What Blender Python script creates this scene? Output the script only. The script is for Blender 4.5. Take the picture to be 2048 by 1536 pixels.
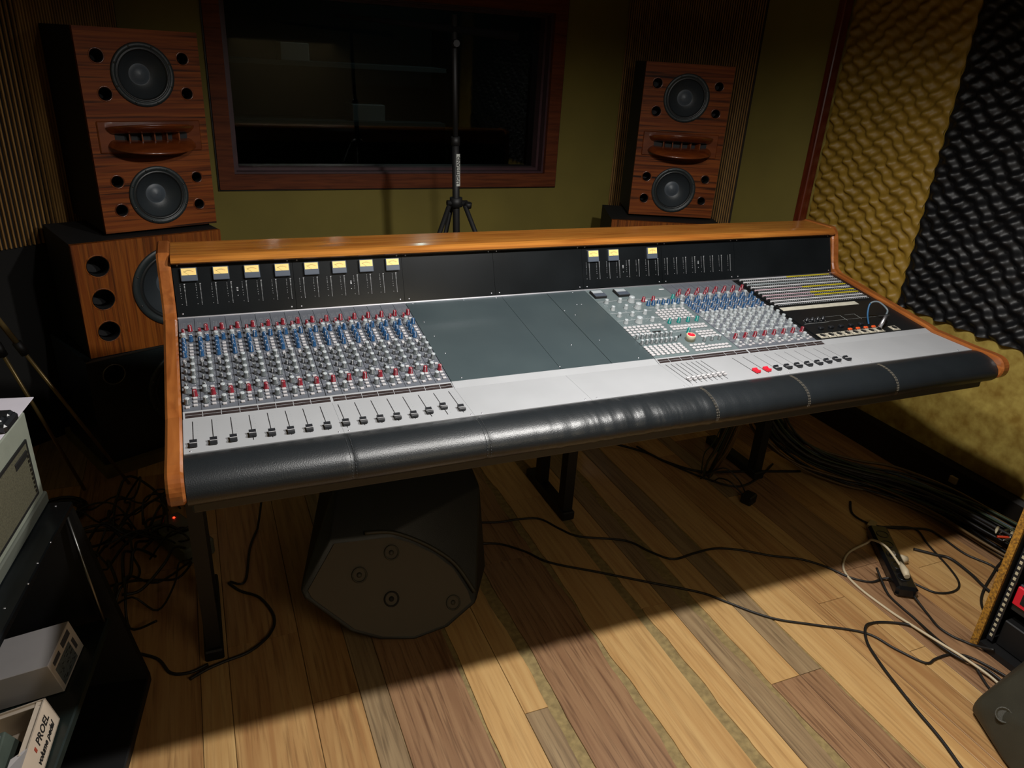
import bpy, bmesh, math, random
from mathutils import Vector, Matrix, Euler, noise as mnoise
random.seed(7)
for _o in list(bpy.data.objects): bpy.data.objects.remove(_o)
SC = bpy.context.scene
COL = SC.collection
PI = math.pi

# ------------------------------------------------------------------ camera, light, exposure
CAMC = Vector((0.0707, -1.3309, 1.5207))
YAW, PITCH, ROLL = 0.4188, 0.4222, 0.0626
def cam_axes():
    cy, sy, cp, sp = math.cos(YAW), math.sin(YAW), math.cos(PITCH), math.sin(PITCH)
    fwd = Vector((sy*cp, cy*cp, -sp)); right = Vector((cy, -sy, 0)); up = right.cross(fwd)
    cr, sr = math.cos(ROLL), math.sin(ROLL)
    return cr*right + sr*up, -sr*right + cr*up, fwd
_r, _u, _f = cam_axes()
cam = bpy.data.cameras.new('camera'); camo = bpy.data.objects.new('camera', cam); COL.objects.link(camo)
cam.sensor_width = 36.0; cam.lens = 1470.84/2048*36; cam.clip_start = .02
camo.matrix_world = Matrix(((_r.x, _u.x, -_f.x, CAMC.x), (_r.y, _u.y, -_f.y, CAMC.y), (_r.z, _u.z, -_f.z, CAMC.z), (0, 0, 0, 1)))
SC.camera = camo
SC.view_settings.view_transform = 'Standard'; SC.view_settings.look = 'None'
SC.view_settings.gamma = 1; SC.view_settings.use_curve_mapping = False
SC.view_settings.exposure = 0.0
W = bpy.data.worlds.new('world'); SC.world = W; W.use_nodes = True
W.node_tree.nodes['Background'].inputs[0].default_value = (.9, .8, .55, 1)
W.node_tree.nodes['Background'].inputs[1].default_value = 0.004
def fill_light(x, y, z, power, size, col, spread=170):
    l = bpy.data.lights.new('lamp_and_fill', 'AREA'); l.shape = 'DISK'; l.size = size; l.energy = power; l.color = col
    l.spread = math.radians(spread)
    o = bpy.data.objects.new('lamp_and_fill', l); COL.objects.link(o); o.location = (x, y, z); return o  # builds only the added fill light, no real fixture
def spot_lamp(x, y, z, power, rad, col, size, blend):
    l = bpy.data.lights.new('lamp_and_fill', 'SPOT'); l.energy = power; l.color = col; l.shadow_soft_size = rad
    l.spot_size = math.radians(size); l.spot_blend = blend
    o = bpy.data.objects.new('lamp_and_fill', l); COL.objects.link(o); o.location = (x, y, z); return o
spot_lamp(1.12, -.33, 1.88, 88, .03, (1, .97, .93), 172, .55)
spot_lamp(.62, -.33, 1.95, 40, .03, (1, .97, .93), 172, .55)
# added warm fill behind the camera, standing in for bounced room light
fill_light(1.0, -1.8, 1.5, 10, 1.0, (1, .84, .6))

# ------------------------------------------------------------------ materials
def srgb(c):
    def f(v):
        v /= 255.
        return v/12.92 if v <= .04045 else ((v+.055)/1.055)**2.4
    return (f(c[0]), f(c[1]), f(c[2]), 1)
MATS = {}
def mat(name, col, rough=.5, metal=0, coat=0, var=.0, vscale=20, bump=0, bscale=200, emit=0, ecol=None, stretch=(1, 1, 1), spec=.5, col2=None, bdist=.001):
    if name in MATS: return MATS[name]
    m = bpy.data.materials.new(name); m.use_nodes = True; nt = m.node_tree; N = nt.nodes; L = nt.links
    b = N['Principled BSDF']
    c = srgb(col)
    b.inputs['Roughness'].default_value = rough; b.inputs['Metallic'].default_value = metal
    b.inputs['Coat Weight'].default_value = coat; b.inputs['Coat Roughness'].default_value = .15
    b.inputs['Specular IOR Level'].default_value = spec
    tc = N.new('ShaderNodeTexCoord'); mp = N.new('ShaderNodeMapping'); mp.inputs['Scale'].default_value = stretch
    L.new(tc.outputs['Object'], mp.inputs[0])
    nz = N.new('ShaderNodeTexNoise'); nz.inputs['Scale'].default_value = vscale; nz.inputs['Detail'].default_value = 5
    L.new(mp.outputs[0], nz.inputs[0])
    mx = N.new('ShaderNodeMix'); mx.data_type = 'RGBA'
    d = srgb(col2) if col2 else tuple(v*(1-max(var, .04)*1.5) for v in c[:3])+(1,)
    mx.inputs[6].default_value = tuple(min(1, v*(1+var*.5)) for v in c[:3])+(1,); mx.inputs[7].default_value = d
    rp = N.new('ShaderNodeMapRange'); rp.inputs[1].default_value = .3; rp.inputs[2].default_value = .7
    L.new(nz.outputs[0], rp.inputs[0]); L.new(rp.outputs[0], mx.inputs[0]); L.new(mx.outputs[2], b.inputs['Base Color'])
    if bump:
        n2 = N.new('ShaderNodeTexNoise'); n2.inputs['Scale'].default_value = bscale; n2.inputs['Detail'].default_value = 3
        L.new(mp.outputs[0], n2.inputs[0])
        bp = N.new('ShaderNodeBump'); bp.inputs['Strength'].default_value = bump; bp.inputs['Distance'].default_value = bdist
        L.new(n2.outputs[0], bp.inputs['Height']); L.new(bp.outputs[0], b.inputs['Normal'])
    if emit:
        b.inputs['Emission Color'].default_value = srgb(ecol or col); b.inputs['Emission Strength'].default_value = emit
    MATS[name] = m
    return m
def wood(name, ca, cb, cdark, axis=0, rough=.35, coat=.3, fine=60, stretch=14, perobj=.25, lines=.5, rand=True, dist=1.5):
    """procedural wood, grain running along the given object axis"""
    if name in MATS: return MATS[name]
    m = bpy.data.materials.new(name); m.use_nodes = True; nt = m.node_tree; N = nt.nodes; L = nt.links
    b = N['Principled BSDF']; b.inputs['Roughness'].default_value = rough; b.inputs['Specular IOR Level'].default_value = .5 if rough < .48 else .18; b.inputs['Coat Weight'].default_value = coat; b.inputs['Coat Roughness'].default_value = .12
    tc = N.new('ShaderNodeTexCoord'); oi = N.new('ShaderNodeObjectInfo')
    mp = N.new('ShaderNodeMapping'); s = [stretch]*3; s[axis] = 1.0; mp.inputs['Scale'].default_value = s
    ml = N.new('ShaderNodeMath'); ml.operation = 'MULTIPLY'; ml.inputs[1].default_value = 37 if rand else 0
    L.new(oi.outputs['Random'], ml.inputs[0])
    cx = N.new('ShaderNodeCombineXYZ'); L.new(ml.outputs[0], cx.inputs[0]); L.new(ml.outputs[0], cx.inputs[1]); L.new(ml.outputs[0], cx.inputs[2])
    L.new(tc.outputs['Object'], mp.inputs[0]); L.new(cx.outputs[0], mp.inputs['Location'])
    n1 = N.new('ShaderNodeTexNoise'); n1.inputs['Scale'].default_value = 2.2; n1.inputs['Detail'].default_value = 4; n1.inputs['Distortion'].default_value = dist
    L.new(mp.outputs[0], n1.inputs[0])
    n2 = N.new('ShaderNodeTexNoise'); n2.inputs['Scale'].default_value = fine/8; n2.inputs['Detail'].default_value = 6; n2.inputs['Distortion'].default_value = .3
    L.new(mp.outputs[0], n2.inputs[0])
    r1 = N.new('ShaderNodeMapRange'); r1.inputs[1].default_value = .35; r1.inputs[2].default_value = .65; L.new(n1.outputs[0], r1.inputs[0])
    r2 = N.new('ShaderNodeMapRange'); r2.inputs[1].default_value = .5; r2.inputs[2].default_value = .68; L.new(n2.outputs[0], r2.inputs[0])
    m1 = N.new('ShaderNodeMix'); m1.data_type = 'RGBA'; m1.inputs[6].default_value = srgb(ca); m1.inputs[7].default_value = srgb(cb); L.new(r1.outputs[0], m1.inputs[0])
    mm = N.new('ShaderNodeMath'); mm.operation = 'MULTIPLY'; mm.inputs[1].default_value = lines; L.new(r2.outputs[0], mm.inputs[0])
    m2 = N.new('ShaderNodeMix'); m2.data_type = 'RGBA'; L.new(m1.outputs[2], m2.inputs[6]); m2.inputs[7].default_value = srgb(cdark); L.new(mm.outputs[0], m2.inputs[0])
    hs = N.new('ShaderNodeHueSaturation'); vr = N.new('ShaderNodeMapRange'); vr.inputs[3].default_value = 1-perobj; vr.inputs[4].default_value = 1+perobj
    L.new(oi.outputs['Random'], vr.inputs[0]); L.new(vr.outputs[0], hs.inputs['Value']); L.new(m2.outputs[2], hs.inputs['Color'])
    L.new(hs.outputs[0], b.inputs['Base Color'])
    bp = N.new('ShaderNodeBump'); bp.inputs['Strength'].default_value = .25; bp.inputs['Distance'].default_value = .0006
    L.new(n2.outputs[0], bp.inputs['Height']); L.new(bp.outputs[0], b.inputs['Normal'])
    MATS[name] = m
    return m
def glass_mat(name, tint=(200, 210, 205), trans=.9, rough=.03):
    m = bpy.data.materials.new(name); m.use_nodes = True; nt = m.node_tree; N = nt.nodes; L = nt.links
    N.remove(N['Principled BSDF']); out = N['Material Output']
    t = N.new('ShaderNodeBsdfTransparent'); t.inputs[0].default_value = srgb(tint)
    g = N.new('ShaderNodeBsdfGlossy'); g.inputs['Roughness'].default_value = rough
    fr = N.new('ShaderNodeFresnel'); fr.inputs[0].default_value = 1.5
    mx = N.new('ShaderNodeMixShader'); L.new(fr.outputs[0], mx.inputs[0]); L.new(t.outputs[0], mx.inputs[1]); L.new(g.outputs[0], mx.inputs[2])
    L.new(mx.outputs[0], out.inputs[0]); return m

M_OLIVE = mat('olive_paint', (116, 104, 42), .8, var=.10, vscale=3)
M_CEIL = mat('ceiling_paint', (160, 146, 112), .9)
M_FILL = mat('floor_filler', (152, 132, 86), .75, var=.2, vscale=60, bump=.6, bscale=90, col2=(124, 106, 68))
M_FRAME = wood('frame_wood', (108, 56, 28), (90, 44, 22), (56, 26, 14), 0, rough=.6, coat=0, perobj=.05)
M_REVEAL = mat('reveal_purple', (64, 36, 42), .5, var=.2)
M_TRIM = wood('trim_wood', (110, 46, 24), (90, 36, 18), (60, 24, 12), 2, perobj=.05)
M_SLAT = wood('slat_wood', (152, 116, 66), (128, 94, 52), (84, 60, 32), 2, rough=.7, coat=0, perobj=.05)
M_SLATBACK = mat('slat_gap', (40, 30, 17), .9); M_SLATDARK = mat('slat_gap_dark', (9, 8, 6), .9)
M_BLACK = mat('black_paint', (11, 11, 12), .6, var=.2)
M_BLACK2 = mat('black_vinyl', (6, 6, 7), .7, bump=.3, bscale=300)
M_PLAST = mat('black_plastic', (54, 52, 42), .5, var=.1, bump=.4, bscale=500)
M_RUB = mat('cable_rubber', (24, 22, 20), .5)
M_WHC = mat('white_cable', (205, 190, 160), .5)
M_CHROME = mat('bright_metal', (215, 215, 222), .42, metal=1)
M_STEEL = mat('dull_metal', (120, 120, 118), .35, metal=1)
M_CONW = wood('console_wood', (180, 118, 50), (154, 92, 36), (100, 58, 24), 0, rough=.22, coat=.6, fine=40, stretch=12, perobj=.0, lines=.35, rand=False)
M_CONWS = wood('console_side_wood', (160, 96, 46), (134, 74, 32), (92, 48, 20), 1, rough=.3, coat=.6, fine=40, stretch=10, perobj=.0, lines=.4, rand=False)
M_LEATH = mat('leather', (27, 31, 34), .36, spec=.55, var=.1, vscale=12, bump=.5, bscale=420, bdist=.0007)
M_STITCH = mat('stitch', (118, 110, 96), .7)
M_FPAN = mat('fader_panel_paint', (158, 160, 163), .5, var=.04, vscale=9)
M_MOD = mat('module_panel_paint', (92, 96, 104), .5, var=.08)
M_MAST = mat('master_panel_paint', (98, 110, 112), .45, var=.06)
M_BLANK = mat('blank_panel_paint', (72, 84, 87), .36, var=.1, vscale=4, metal=.25, col2=(64, 76, 80))
M_BRIDGE = mat('bridge_panel_black', (20, 23, 25), .22, coat=.3, var=.25, vscale=6)
M_PATCH = mat('patch_panel_black', (22, 24, 26), .35)
M_WHITE = mat('white_print', (205, 205, 208), .6)
M_BTN = mat('button_white', (184, 182, 184), .4)
M_KGREY = mat('knob_grey', (96, 102, 104), .4)
M_KDARK = mat('knob_dark', (66, 68, 70), .4)
M_KTOP = mat('knob_top', (168, 176, 180), .35)
M_KRED = mat('knob_red', (130, 34, 46), .35)
M_KBLUE = mat('knob_blue', (34, 76, 118), .35)
M_KTEAL = mat('knob_teal', (20, 122, 116), .35)
M_KCLEAR = mat('knob_clear', (150, 156, 158), .2, coat=.5)
M_FCAP = mat('fader_black', (30, 32, 36), .3)
M_RED = mat('signal_red', (222, 30, 50), .4, spec=.4)
M_CREAM = mat('cream_plastic', (196, 186, 158), .45)
M_SLOT = mat('slot_dark', (16, 16, 16), .7)
M_VUBODY = mat('meter_body', (78, 86, 98), .35, coat=.3)
M_VUFACE = mat('meter_face', (222, 192, 116), .5, emit=.22, ecol=(255, 222, 140))
M_INK = mat('ink', (60, 46, 20), .7)
M_INKRED = mat('ink_red', (190, 70, 30), .7)
M_SCRIB = mat('scribble_strip', (54, 46, 46), .25, var=.2, coat=.4)
M_YEL = mat('label_yellow', (206, 190, 50), .5)
M_PINK = mat('label_pink', (196, 172, 180), .5)
M_PAPER = mat('paper', (214, 210, 222), .8)
M_CARD = mat('white_card', (190, 176, 158), .8, var=.05)
M_CARDW = mat('white_box_card', (200, 196, 196), .7)
M_AMP = mat('amp_grey', (132, 138, 126), .6, var=.06, bump=.3, bscale=300)
M_GRILL = mat('amp_grille', (86, 84, 66), .8, var=.3, vscale=300)
M_CHIP = mat('particle_board', (176, 126, 38), .85, var=.5, vscale=160, bump=.6, bscale=200, col2=(96, 66, 22))
M_ORANGE = mat('orange_lens', (226, 90, 40), .4)
M_WALLP = mat('wallpaper_gold', (166, 146, 72), .7, var=.3, vscale=22, col2=(130, 102, 34), bump=.2, bscale=60)
M_SKIRT = mat('skirting_dark', (20, 14, 8), .5)
M_CARTM = mat('cart_black', (20, 24, 27), .28, var=.3, vscale=12)
M_SPKW = wood('speaker_wood_cross', (128, 66, 22), (98, 44, 12), (26, 11, 4), 0, rough=.55, coat=.0, fine=22, stretch=38, perobj=.04, lines=.95, dist=.5)
M_SPKV = wood('speaker_wood_upright', (130, 72, 22), (104, 50, 12), (40, 18, 5), 2, rough=.5, coat=.0, fine=24, stretch=34, perobj=.04, lines=.7)
M_HORN = wood('horn_wood', (118, 58, 24), (88, 38, 14), (50, 20, 8), 0, rough=.28, coat=.5, fine=20, stretch=8, perobj=.03, lines=.5)
M_CONE = mat('cone_paper', (44, 50, 54), .45, bump=.3, bscale=200)
M_SURR = mat('cone_surround', (22, 26, 28), .4)
M_CFR = mat('driver_frame', (34, 42, 44), .45)

# ------------------------------------------------------------------ mesh helpers
class MB:
    def __init__(s): s.v = []; s.f = []; s.m = []; s.sm = []
    def add(s, vs, fs, mi=0, smooth=False, M=None):
        o = len(s.v)
        for p in vs:
            p = Vector(p)
            if M is not None: p = M @ p
            s.v.append(p)
        for f in fs: s.f.append([i+o for i in f]); s.m.append(mi); s.sm.append(smooth)
        return s
    def box(s, x0, x1, y0, y1, z0, z1, mi=0, M=None, bev=0):
        if bev:
            b = bev; vs = []
            for z, i in ((z0, b), (z0+b, 0), (z1-b, 0), (z1, b)):
                vs += [(x0+i, y0+b, z), (x0+b, y0+i, z), (x1-b, y0+i, z), (x1-i, y0+b, z), (x1-i, y1-b, z), (x1-b, y1-i, z), (x0+b, y1-i, z), (x0+i, y1-b, z)]
            fs = [list(range(8))[::-1], list(range(24, 32))]
            for k in range(3):
                for j in range(8): fs.append([k*8+j, k*8+(j+1) % 8, (k+1)*8+(j+1) % 8, (k+1)*8+j])
            return s.add(vs, fs, mi, False, M)
        vs = [(x0, y0, z0), (x1, y0, z0), (x1, y1, z0), (x0, y1, z0), (x0, y0, z1), (x1, y0, z1), (x1, y1, z1), (x0, y1, z1)]
        return s.add(vs, [(0, 3, 2, 1), (4, 5, 6, 7), (0, 1, 5, 4), (1, 2, 6, 5), (2, 3, 7, 6), (3, 0, 4, 7)], mi, False, M)
    def lathe(s, prof, n=16, mi=0, M=None, mis=None, cap=True, a0=0, smooth=True):
        """prof: (r,z) pairs, revolved about z"""
        vs = []
        for r, z in prof:
            for k in range(n):
                a = a0+2*PI*k/n; vs.append((r*math.cos(a), r*math.sin(a), z))
        o = len(s.v)
        for p in vs:
            p = Vector(p); s.v.append(M @ p if M is not None else p)
        for j in range(len(prof)-1):
            for k in range(n):
                s.f.append([o+j*n+k, o+j*n+(k+1) % n, o+(j+1)*n+(k+1) % n, o+(j+1)*n+k]); s.m.append(mis[j] if mis else mi); s.sm.append(smooth)
        if cap:
            if prof[-1][0] > 1e-6: s.f.append([o+(len(prof)-1)*n+k for k in range(n)]); s.m.append(mis[-1] if mis else mi); s.sm.append(False)
            if prof[0][0] > 1e-6: s.f.append([o+k for k in range(n)][::-1]); s.m.append(mis[0] if mis else mi); s.sm.append(False)
        return s
    def tube(s, pts, r, n=7, mi=0, M=None, smooth=True):
        pts = [Vector(p) for p in pts]; o = len(s.v); N = len(pts); prev = None
        rr = r if isinstance(r, (list, tuple)) else [r]*N
        for i, p in enumerate(pts):
            t = (pts[min(i+1, N-1)]-pts[max(i-1, 0)])
            if t.length < 1e-9: t = Vector((0, 0, 1))
            t.normalize()
            if prev is None:
                ref = Vector((0, 0, 1)) if abs(t.z) < .9 else Vector((1, 0, 0)); a = t.cross(ref).normalized()
            else:
                a = (prev-t*prev.dot(t))
                a = a.normalized() if a.length > 1e-6 else t.orthogonal().normalized()
            prev = a; b = t.cross(a)
            for k in range(n):
                q = p+(a*math.cos(2*PI*k/n)+b*math.sin(2*PI*k/n))*rr[i]; s.v.append(M @ q if M is not None else q)
        for i in range(N-1):
            for k in range(n): s.f.append([o+i*n+k, o+i*n+(k+1) % n, o+(i+1)*n+(k+1) % n, o+(i+1)*n+k]); s.m.append(mi); s.sm.append(smooth)
        s.f.append([o+k for k in range(n)][::-1]); s.m.append(mi); s.sm.append(False)
        s.f.append([o+(N-1)*n+k for k in range(n)]); s.m.append(mi); s.sm.append(False)
        return s
    def prism(s, poly, a0, a1, axis='x', mi=0, M=None, smooth=False):
        """poly in the two other axes (y,z for x; x,y for z; x,z for y)"""
        n = len(poly)
        def P(p, a):
            return {'x': (a, p[0], p[1]), 'y': (p[0], a, p[1]), 'z': (p[0], p[1], a)}[axis]
        vs = [P(p, a0) for p in poly]+[P(p, a1) for p in poly]
        o = len(s.v); s.add(vs, [], mi, False, M)
        s.f.append([o+i for i in range(n)][::-1]); s.m.append(mi); s.sm.append(False)
        s.f.append([o+n+i for i in range(n)]); s.m.append(mi); s.sm.append(False)
        for i in range(n): s.f.append([o+i, o+(i+1) % n, o+n+(i+1) % n, o+n+i]); s.m.append(mi); s.sm.append(smooth)
        return s
    def mesh(s, name, mats):
        me = bpy.data.meshes.new(name); me.from_pydata([tuple(v) for v in s.v], [], s.f)
        if not isinstance(mats, (list, tuple)): mats = [mats]
        for m in mats: me.materials.append(m)
        me.polygons.foreach_set('material_index', s.m); me.polygons.foreach_set('use_smooth', s.sm)
        me.update()
        bm = bmesh.new(); bm.from_mesh(me); bmesh.ops.recalc_face_normals(bm, faces=bm.faces); bm.to_mesh(me); bm.free()
        return me
WM = {}
def place(name, me, parent=None, M=None, kind=None, label=None):
    o = bpy.data.objects.new(name, me); COL.objects.link(o)
    M = M if M is not None else Matrix.Identity(4)
    if parent is not None:
        o.parent = parent; o.matrix_local = WM[parent].inverted() @ M
    else: o.matrix_world = M
    WM[o] = M.copy()
    if kind: o['kind'] = kind
    if label: o['label'] = label
    return o
def thing(name, loc, label, cat, rz=0, group=None, M=None):
    o = bpy.data.objects.new(name, None); COL.objects.link(o); o.empty_display_size = .05
    M = M if M is not None else Matrix.Translation(loc) @ Matrix.Rotation(rz, 4, 'Z')
    o.matrix_world = M; WM[o] = M.copy(); o['label'] = label; o['category'] = cat
    if group: o['group'] = group
    return o
def tagt(o, label, cat, group=None):
    o['label'] = label; o['category'] = cat
    if group: o['group'] = group
    return o
T = Matrix.Translation
def RZ(a): return Matrix.Rotation(a, 4, 'Z')
def RX(a): return Matrix.Rotation(a, 4, 'X')
def RY(a): return Matrix.Rotation(a, 4, 'Y')
def shell(name, mb, mats, M=None, parent=None):
    return place(name, mb.mesh(name, mats), parent, M, kind='structure' if parent is None else None)
def smooth_path(pts, sub=6):
    P = [Vector(p) for p in pts]; out = []
    for i in range(len(P)-1):
        p0, p1, p2, p3 = P[max(i-1, 0)], P[i], P[i+1], P[min(i+2, len(P)-1)]
        for k in range(sub):
            t = k/sub
            out.append(.5*((2*p1)+(-p0+p2)*t+(2*p0-5*p1+4*p2-p3)*t*t+(-p0+3*p1-3*p2+p3)*t**3))
    out.append(P[-1]); return out
def text_mesh(txt, size, m, font_shear=0, bold=0, extr=.0004, spacing=1.0):
    c = bpy.data.curves.new('lettering', 'FONT'); c.body = txt; c.size = size; c.extrude = extr; c.offset = bold; c.shear = font_shear; c.space_character = spacing
    c.align_x = 'CENTER'; c.align_y = 'CENTER'; c.resolution_u = 2
    o = bpy.data.objects.new('lettering_tmp', c); COL.objects.link(o); bpy.context.view_layer.update()
    me = bpy.data.meshes.new_from_object(o.evaluated_get(bpy.context.evaluated_depsgraph_get())); bpy.data.objects.remove(o)
    me.materials.clear(); me.materials.append(m); return me
def plate_with_holes(outline, holes, thick, z_in=0):
    """bmesh-filled plate in the XZ plane (front at y=0, back at y=thick) with round holes; returns verts, faces"""
    bm = bmesh.new(); loops = []
    def ring(pts):
        vs = [bm.verts.new((p[0], 0, p[1])) for p in pts]
        es = [bm.edges.new((vs[i], vs[(i+1) % len(vs)])) for i in range(len(vs))]; loops.append(vs); return es
    E = ring(outline)
    for (cx, cz, r, n) in holes: E += ring([(cx+r*math.cos(2*PI*k/n), cz+r*math.sin(2*PI*k/n)) for k in range(n)])
    bmesh.ops.triangle_fill(bm, use_beauty=True, use_dissolve=False, edges=E)
    bm.verts.index_update(); bm.verts.ensure_lookup_table()
    V = [tuple(v.co) for v in bm.verts]; F = [[v.index for v in f.verts] for f in bm.faces]
    n = len(V); V2 = V+[(x, thick, z) for x, y, z in V]; F2 = F+[[i+n for i in f][::-1] for f in F]
    for lp in loops:
        ids = [v.index for v in lp]
        for i in range(len(ids)):
            a, b = ids[i], ids[(i+1) % len(ids)]; F2.append([a, b, b+n, a+n])
    bm.free(); return V2, F2

# ------------------------------------------------------------------ ROOM
# floor: filler bed with single planks standing a little proud of it
fb = MB(); fb.box(-1.3, 3.2, -2.2, 5.3, -.06, -.0035)
floor = shell('floor', fb, M_FILL)
M_PL = [wood('plank_honey', (206, 168, 112), (190, 148, 94), (140, 100, 58), 1, rough=.42, coat=.15, fine=40, stretch=22, perobj=.05, lines=.4, dist=.6),
        wood('plank_brown', (160, 124, 90), (140, 104, 74), (92, 62, 42), 1, rough=.45, coat=.12, fine=44, stretch=24, perobj=.06, lines=.7, dist=.6),
        wood('plank_grey', (160, 136, 102), (138, 114, 84), (92, 74, 54), 1, rough=.45, coat=.12, fine=44, stretch=24, perobj=.06, lines=.6, dist=.6),
        wood('plank_amber', (190, 150, 98), (168, 124, 78), (112, 76, 44), 1, rough=.42, coat=.15, fine=42, stretch=22, perobj=.06, lines=.5, dist=.6)]
def plank(xl, xr, y0, y1, mi, ragl=0, ragr=0, seed=0, rage=0):
    rnd = random.Random(seed*13+int(xl*1000)); L = y1-y0; n = max(2, int(L/.012)) if (ragl or ragr) else 2
    n = min(n, 90); g = .0009
    def wob(amp):
        ph = [rnd.uniform(0, 6.28) for _ in range(6)]
        out = []
        for i in range(n+1):
            y = y0+L*i/n
            w = .55*math.sin(y*5.1+ph[0])+.3*math.sin(y*13+ph[1])+.17*math.sin(y*37+ph[2])+.1*rnd.uniform(-1, 1)
            out.append(amp*(.55+.45*w))
        return out
    wl = wob(ragl) if ragl else [0]*(n+1); wr = wob(ragr) if ragr else [0]*(n+1)
    vs = []; z1 = 0.0; z0 = -.004
    for i in range(n+1):
        y = y0+g+(L-2*g)*i/n
        a, b = xl+g+wl[i], xr-g-wr[i]
        vs += [(a, y, z0), (a, y, z1-.0006), (a+.0008, y, z1), (b-.0008, y, z1), (b, y, z1-.0006), (b, y, z0)]
    fs = []
    for i in range(n):
        for k in range(5): fs.append([i*6+k, i*6+k+1, (i+1)*6+k+1, (i+1)*6+k])
    fs.append([0, 1, 2, 3, 4, 5]); fs.append([n*6+k for k in range(6)][::-1])
    mb = MB(); cx, cy = (xl+xr)/2, (y0+y1)/2
    mb.add([(x-cx, y-cy, z) for x, y, z in vs], fs)
    return place('plank', mb.mesh('plank', M_PL[mi]), floor, T((cx, cy, 0)))
cols = [  # xl, xr, colour, rag left, rag right, joints
    (-1.25, -1.02, 1, 0, 0, (.2,)), (-1.02, -.80, 3, 0, 0, (.9,)), (-.80, -.60, 1, 0, 0, (-.1,)), (-.60, -.42, 3, 0, 0, (.6,)), (-.42, -.24, 1, 0, 0, (1.1,)),
    (-.24, -.05, 3, 0, 0, (.75,)), (-.05, .02, 0, 0, 0, (.9,)), (.02, .207, 3, 0, 0, (.35,)), (.207, .325, 3, 0, 0, (.085,)), (.325, .395, 2, 0, 0, (.6,)),
    (.395, .594, 1, 0, .006, (.55,)), (.594, .70, 0, .010, 0, (.4,)), (.70, .775, 0, 0, .020, (-.126,)), (.790, 1.010, 1, .014, .034, (.46,)),
    (1.000, 1.165, 0, .022, .004, (.78,)), (1.185, 1.280, 0, .028, 0, (.115,)), (1.280, 1.368, 2, 0, .036, (.10,)), (1.368, 1.472, 0, .016, 0, (-.262, .6)),
    (1.472, 1.552, 2, 0, .006, (-.262, .5)), (1.552, 1.700, 0, .006, 0, (.3,)), (1.700, 1.742, 3, 0, 0, (.75,)), (1.742, 1.850, 3, 0, .004, (-.05, .9)),
    (1.850, 1.912, 0, 0, 0, (-.30, .55)), (1.912, 2.105, 1, 0, 0, (.05, 1.0)), (2.105, 2.215, 3, 0, 0, (.4,)), (2.215, 2.33, 0, 0, 0, (-.02, .8)),
    (2.33, 2.50, 3, 0, 0, (.2,)), (2.50, 2.62, 1, 0, 0, (.6,)), (2.62, 2.78, 3, 0, 0, (.1, 1.0))]
for ci, (xl, xr, mi, rl, rr, js) in enumerate(cols):
    ys = [-1.9]+sorted(list(js)+([1.35] if ci % 2 else [1.6]))+[2.2]
    for k in range(len(ys)-1):
        if ys[k+1]-ys[k] < .05: continue
        m2 = mi
        if k != (0 if ci % 3 else 1): m2 = (mi+ci) % 4 if k > 1 else mi
        if abs(xl-.70) < .001: m2 = 2 if k == 0 else 0
        if abs(xl-1.368) < .001 or abs(xl-1.472) < .001: m2 = 1 if k == 0 else mi
        if abs(xl-1.280) < .001 and k == 0: m2 = 2
        plank(xl, xr, ys[k], ys[k+1], m2, rl, rr, ci*7+k)

ZC = 2.35
def wall_poly(name, a, b, mats, z0=0, z1=ZC, th=.08):
    """vertical wall from a to b (left to right seen from inside), thickness away from the room"""
    a, b = Vector((*a, 0)), Vector((*b, 0)); d = (b-a); L = d.length; ang = math.atan2(d.y, d.x)
    mb = MB(); mb.box(0, L, 0, th, z0, z1)
    return shell(name, mb, mats, T(a) @ RZ(ang))
YW = 2.15
# back wall with the window opening
WX0, WX1, WZ0, WZ1 = .185, 1.775, .915, 1.76
mb = MB(); mb.box(-.25, WX0+.02, YW, YW+.16, 0, ZC); mb.box(WX1-.02, 2.25, YW, YW+.16, 0, ZC); mb.box(WX0+.02, WX1-.02, YW, YW+.16, 0, WZ0+.02); mb.box(WX0+.02, WX1-.02, YW, YW+.16, WZ1-.02, ZC)
shell('wall_back', mb, M_OLIVE)
wr1 = wall_poly('wall_back_right', (2.119, YW), (2.575, 1.694), M_SLATBACK)
wr2 = wall_poly('wall_right_return', (2.575, 1.694), (2.715, 1.385), M_OLIVE)
wright = shell('wall_right', MB().box(2.75, 2.85, -2.0, 1.40, 0, ZC), M_WALLP)
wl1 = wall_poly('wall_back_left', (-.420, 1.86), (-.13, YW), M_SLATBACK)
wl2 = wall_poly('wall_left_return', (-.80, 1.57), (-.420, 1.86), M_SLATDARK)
shell('wall_left', MB().box(-.86, -.78, -2.0, 1.60, 0, ZC), M_OLIVE)
shell('wall_front', MB().box(-.9, 2.9, -2.1, -2.0, 0, ZC), mat('cream_paint', (74, 66, 46), .9))
shell('ceiling', MB().box(-.9, 2.9, -2.1, 2.35, ZC, ZC+.08), M_CEIL)
def slats(wall, a, b, pitch, z0, z1, kind='stuff'):
    a, b = Vector((*a, 0)), Vector((*b, 0)); d = b-a; L = d.length; ang = math.atan2(d.y, d.x); mb = MB(); n = int(L/pitch)
    for k in range(n):
        x = (k+.5)*pitch; w = pitch*(.30 if pitch < .012 else .20)
        mb.prism([(x-w, -.001), (x+w, -.001), (x+w*.8, -.011), (x-w*.8, -.011)], z0, z1, 'z')
    o = place('slats', mb.mesh('slats', M_SLAT), wall, T(a) @ RZ(ang)); o['kind'] = 'stuff'; return o
slats(wr1, (2.119, YW), (2.575, 1.694), .0108, .02, ZC-.01)
slats(wl1, (-.420, 1.86), (-.13, YW), .0108, .02, ZC-.01)
slats(wl2, (-.775, 1.589), (-.420, 1.86), .0165, .78, ZC-.01)
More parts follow.
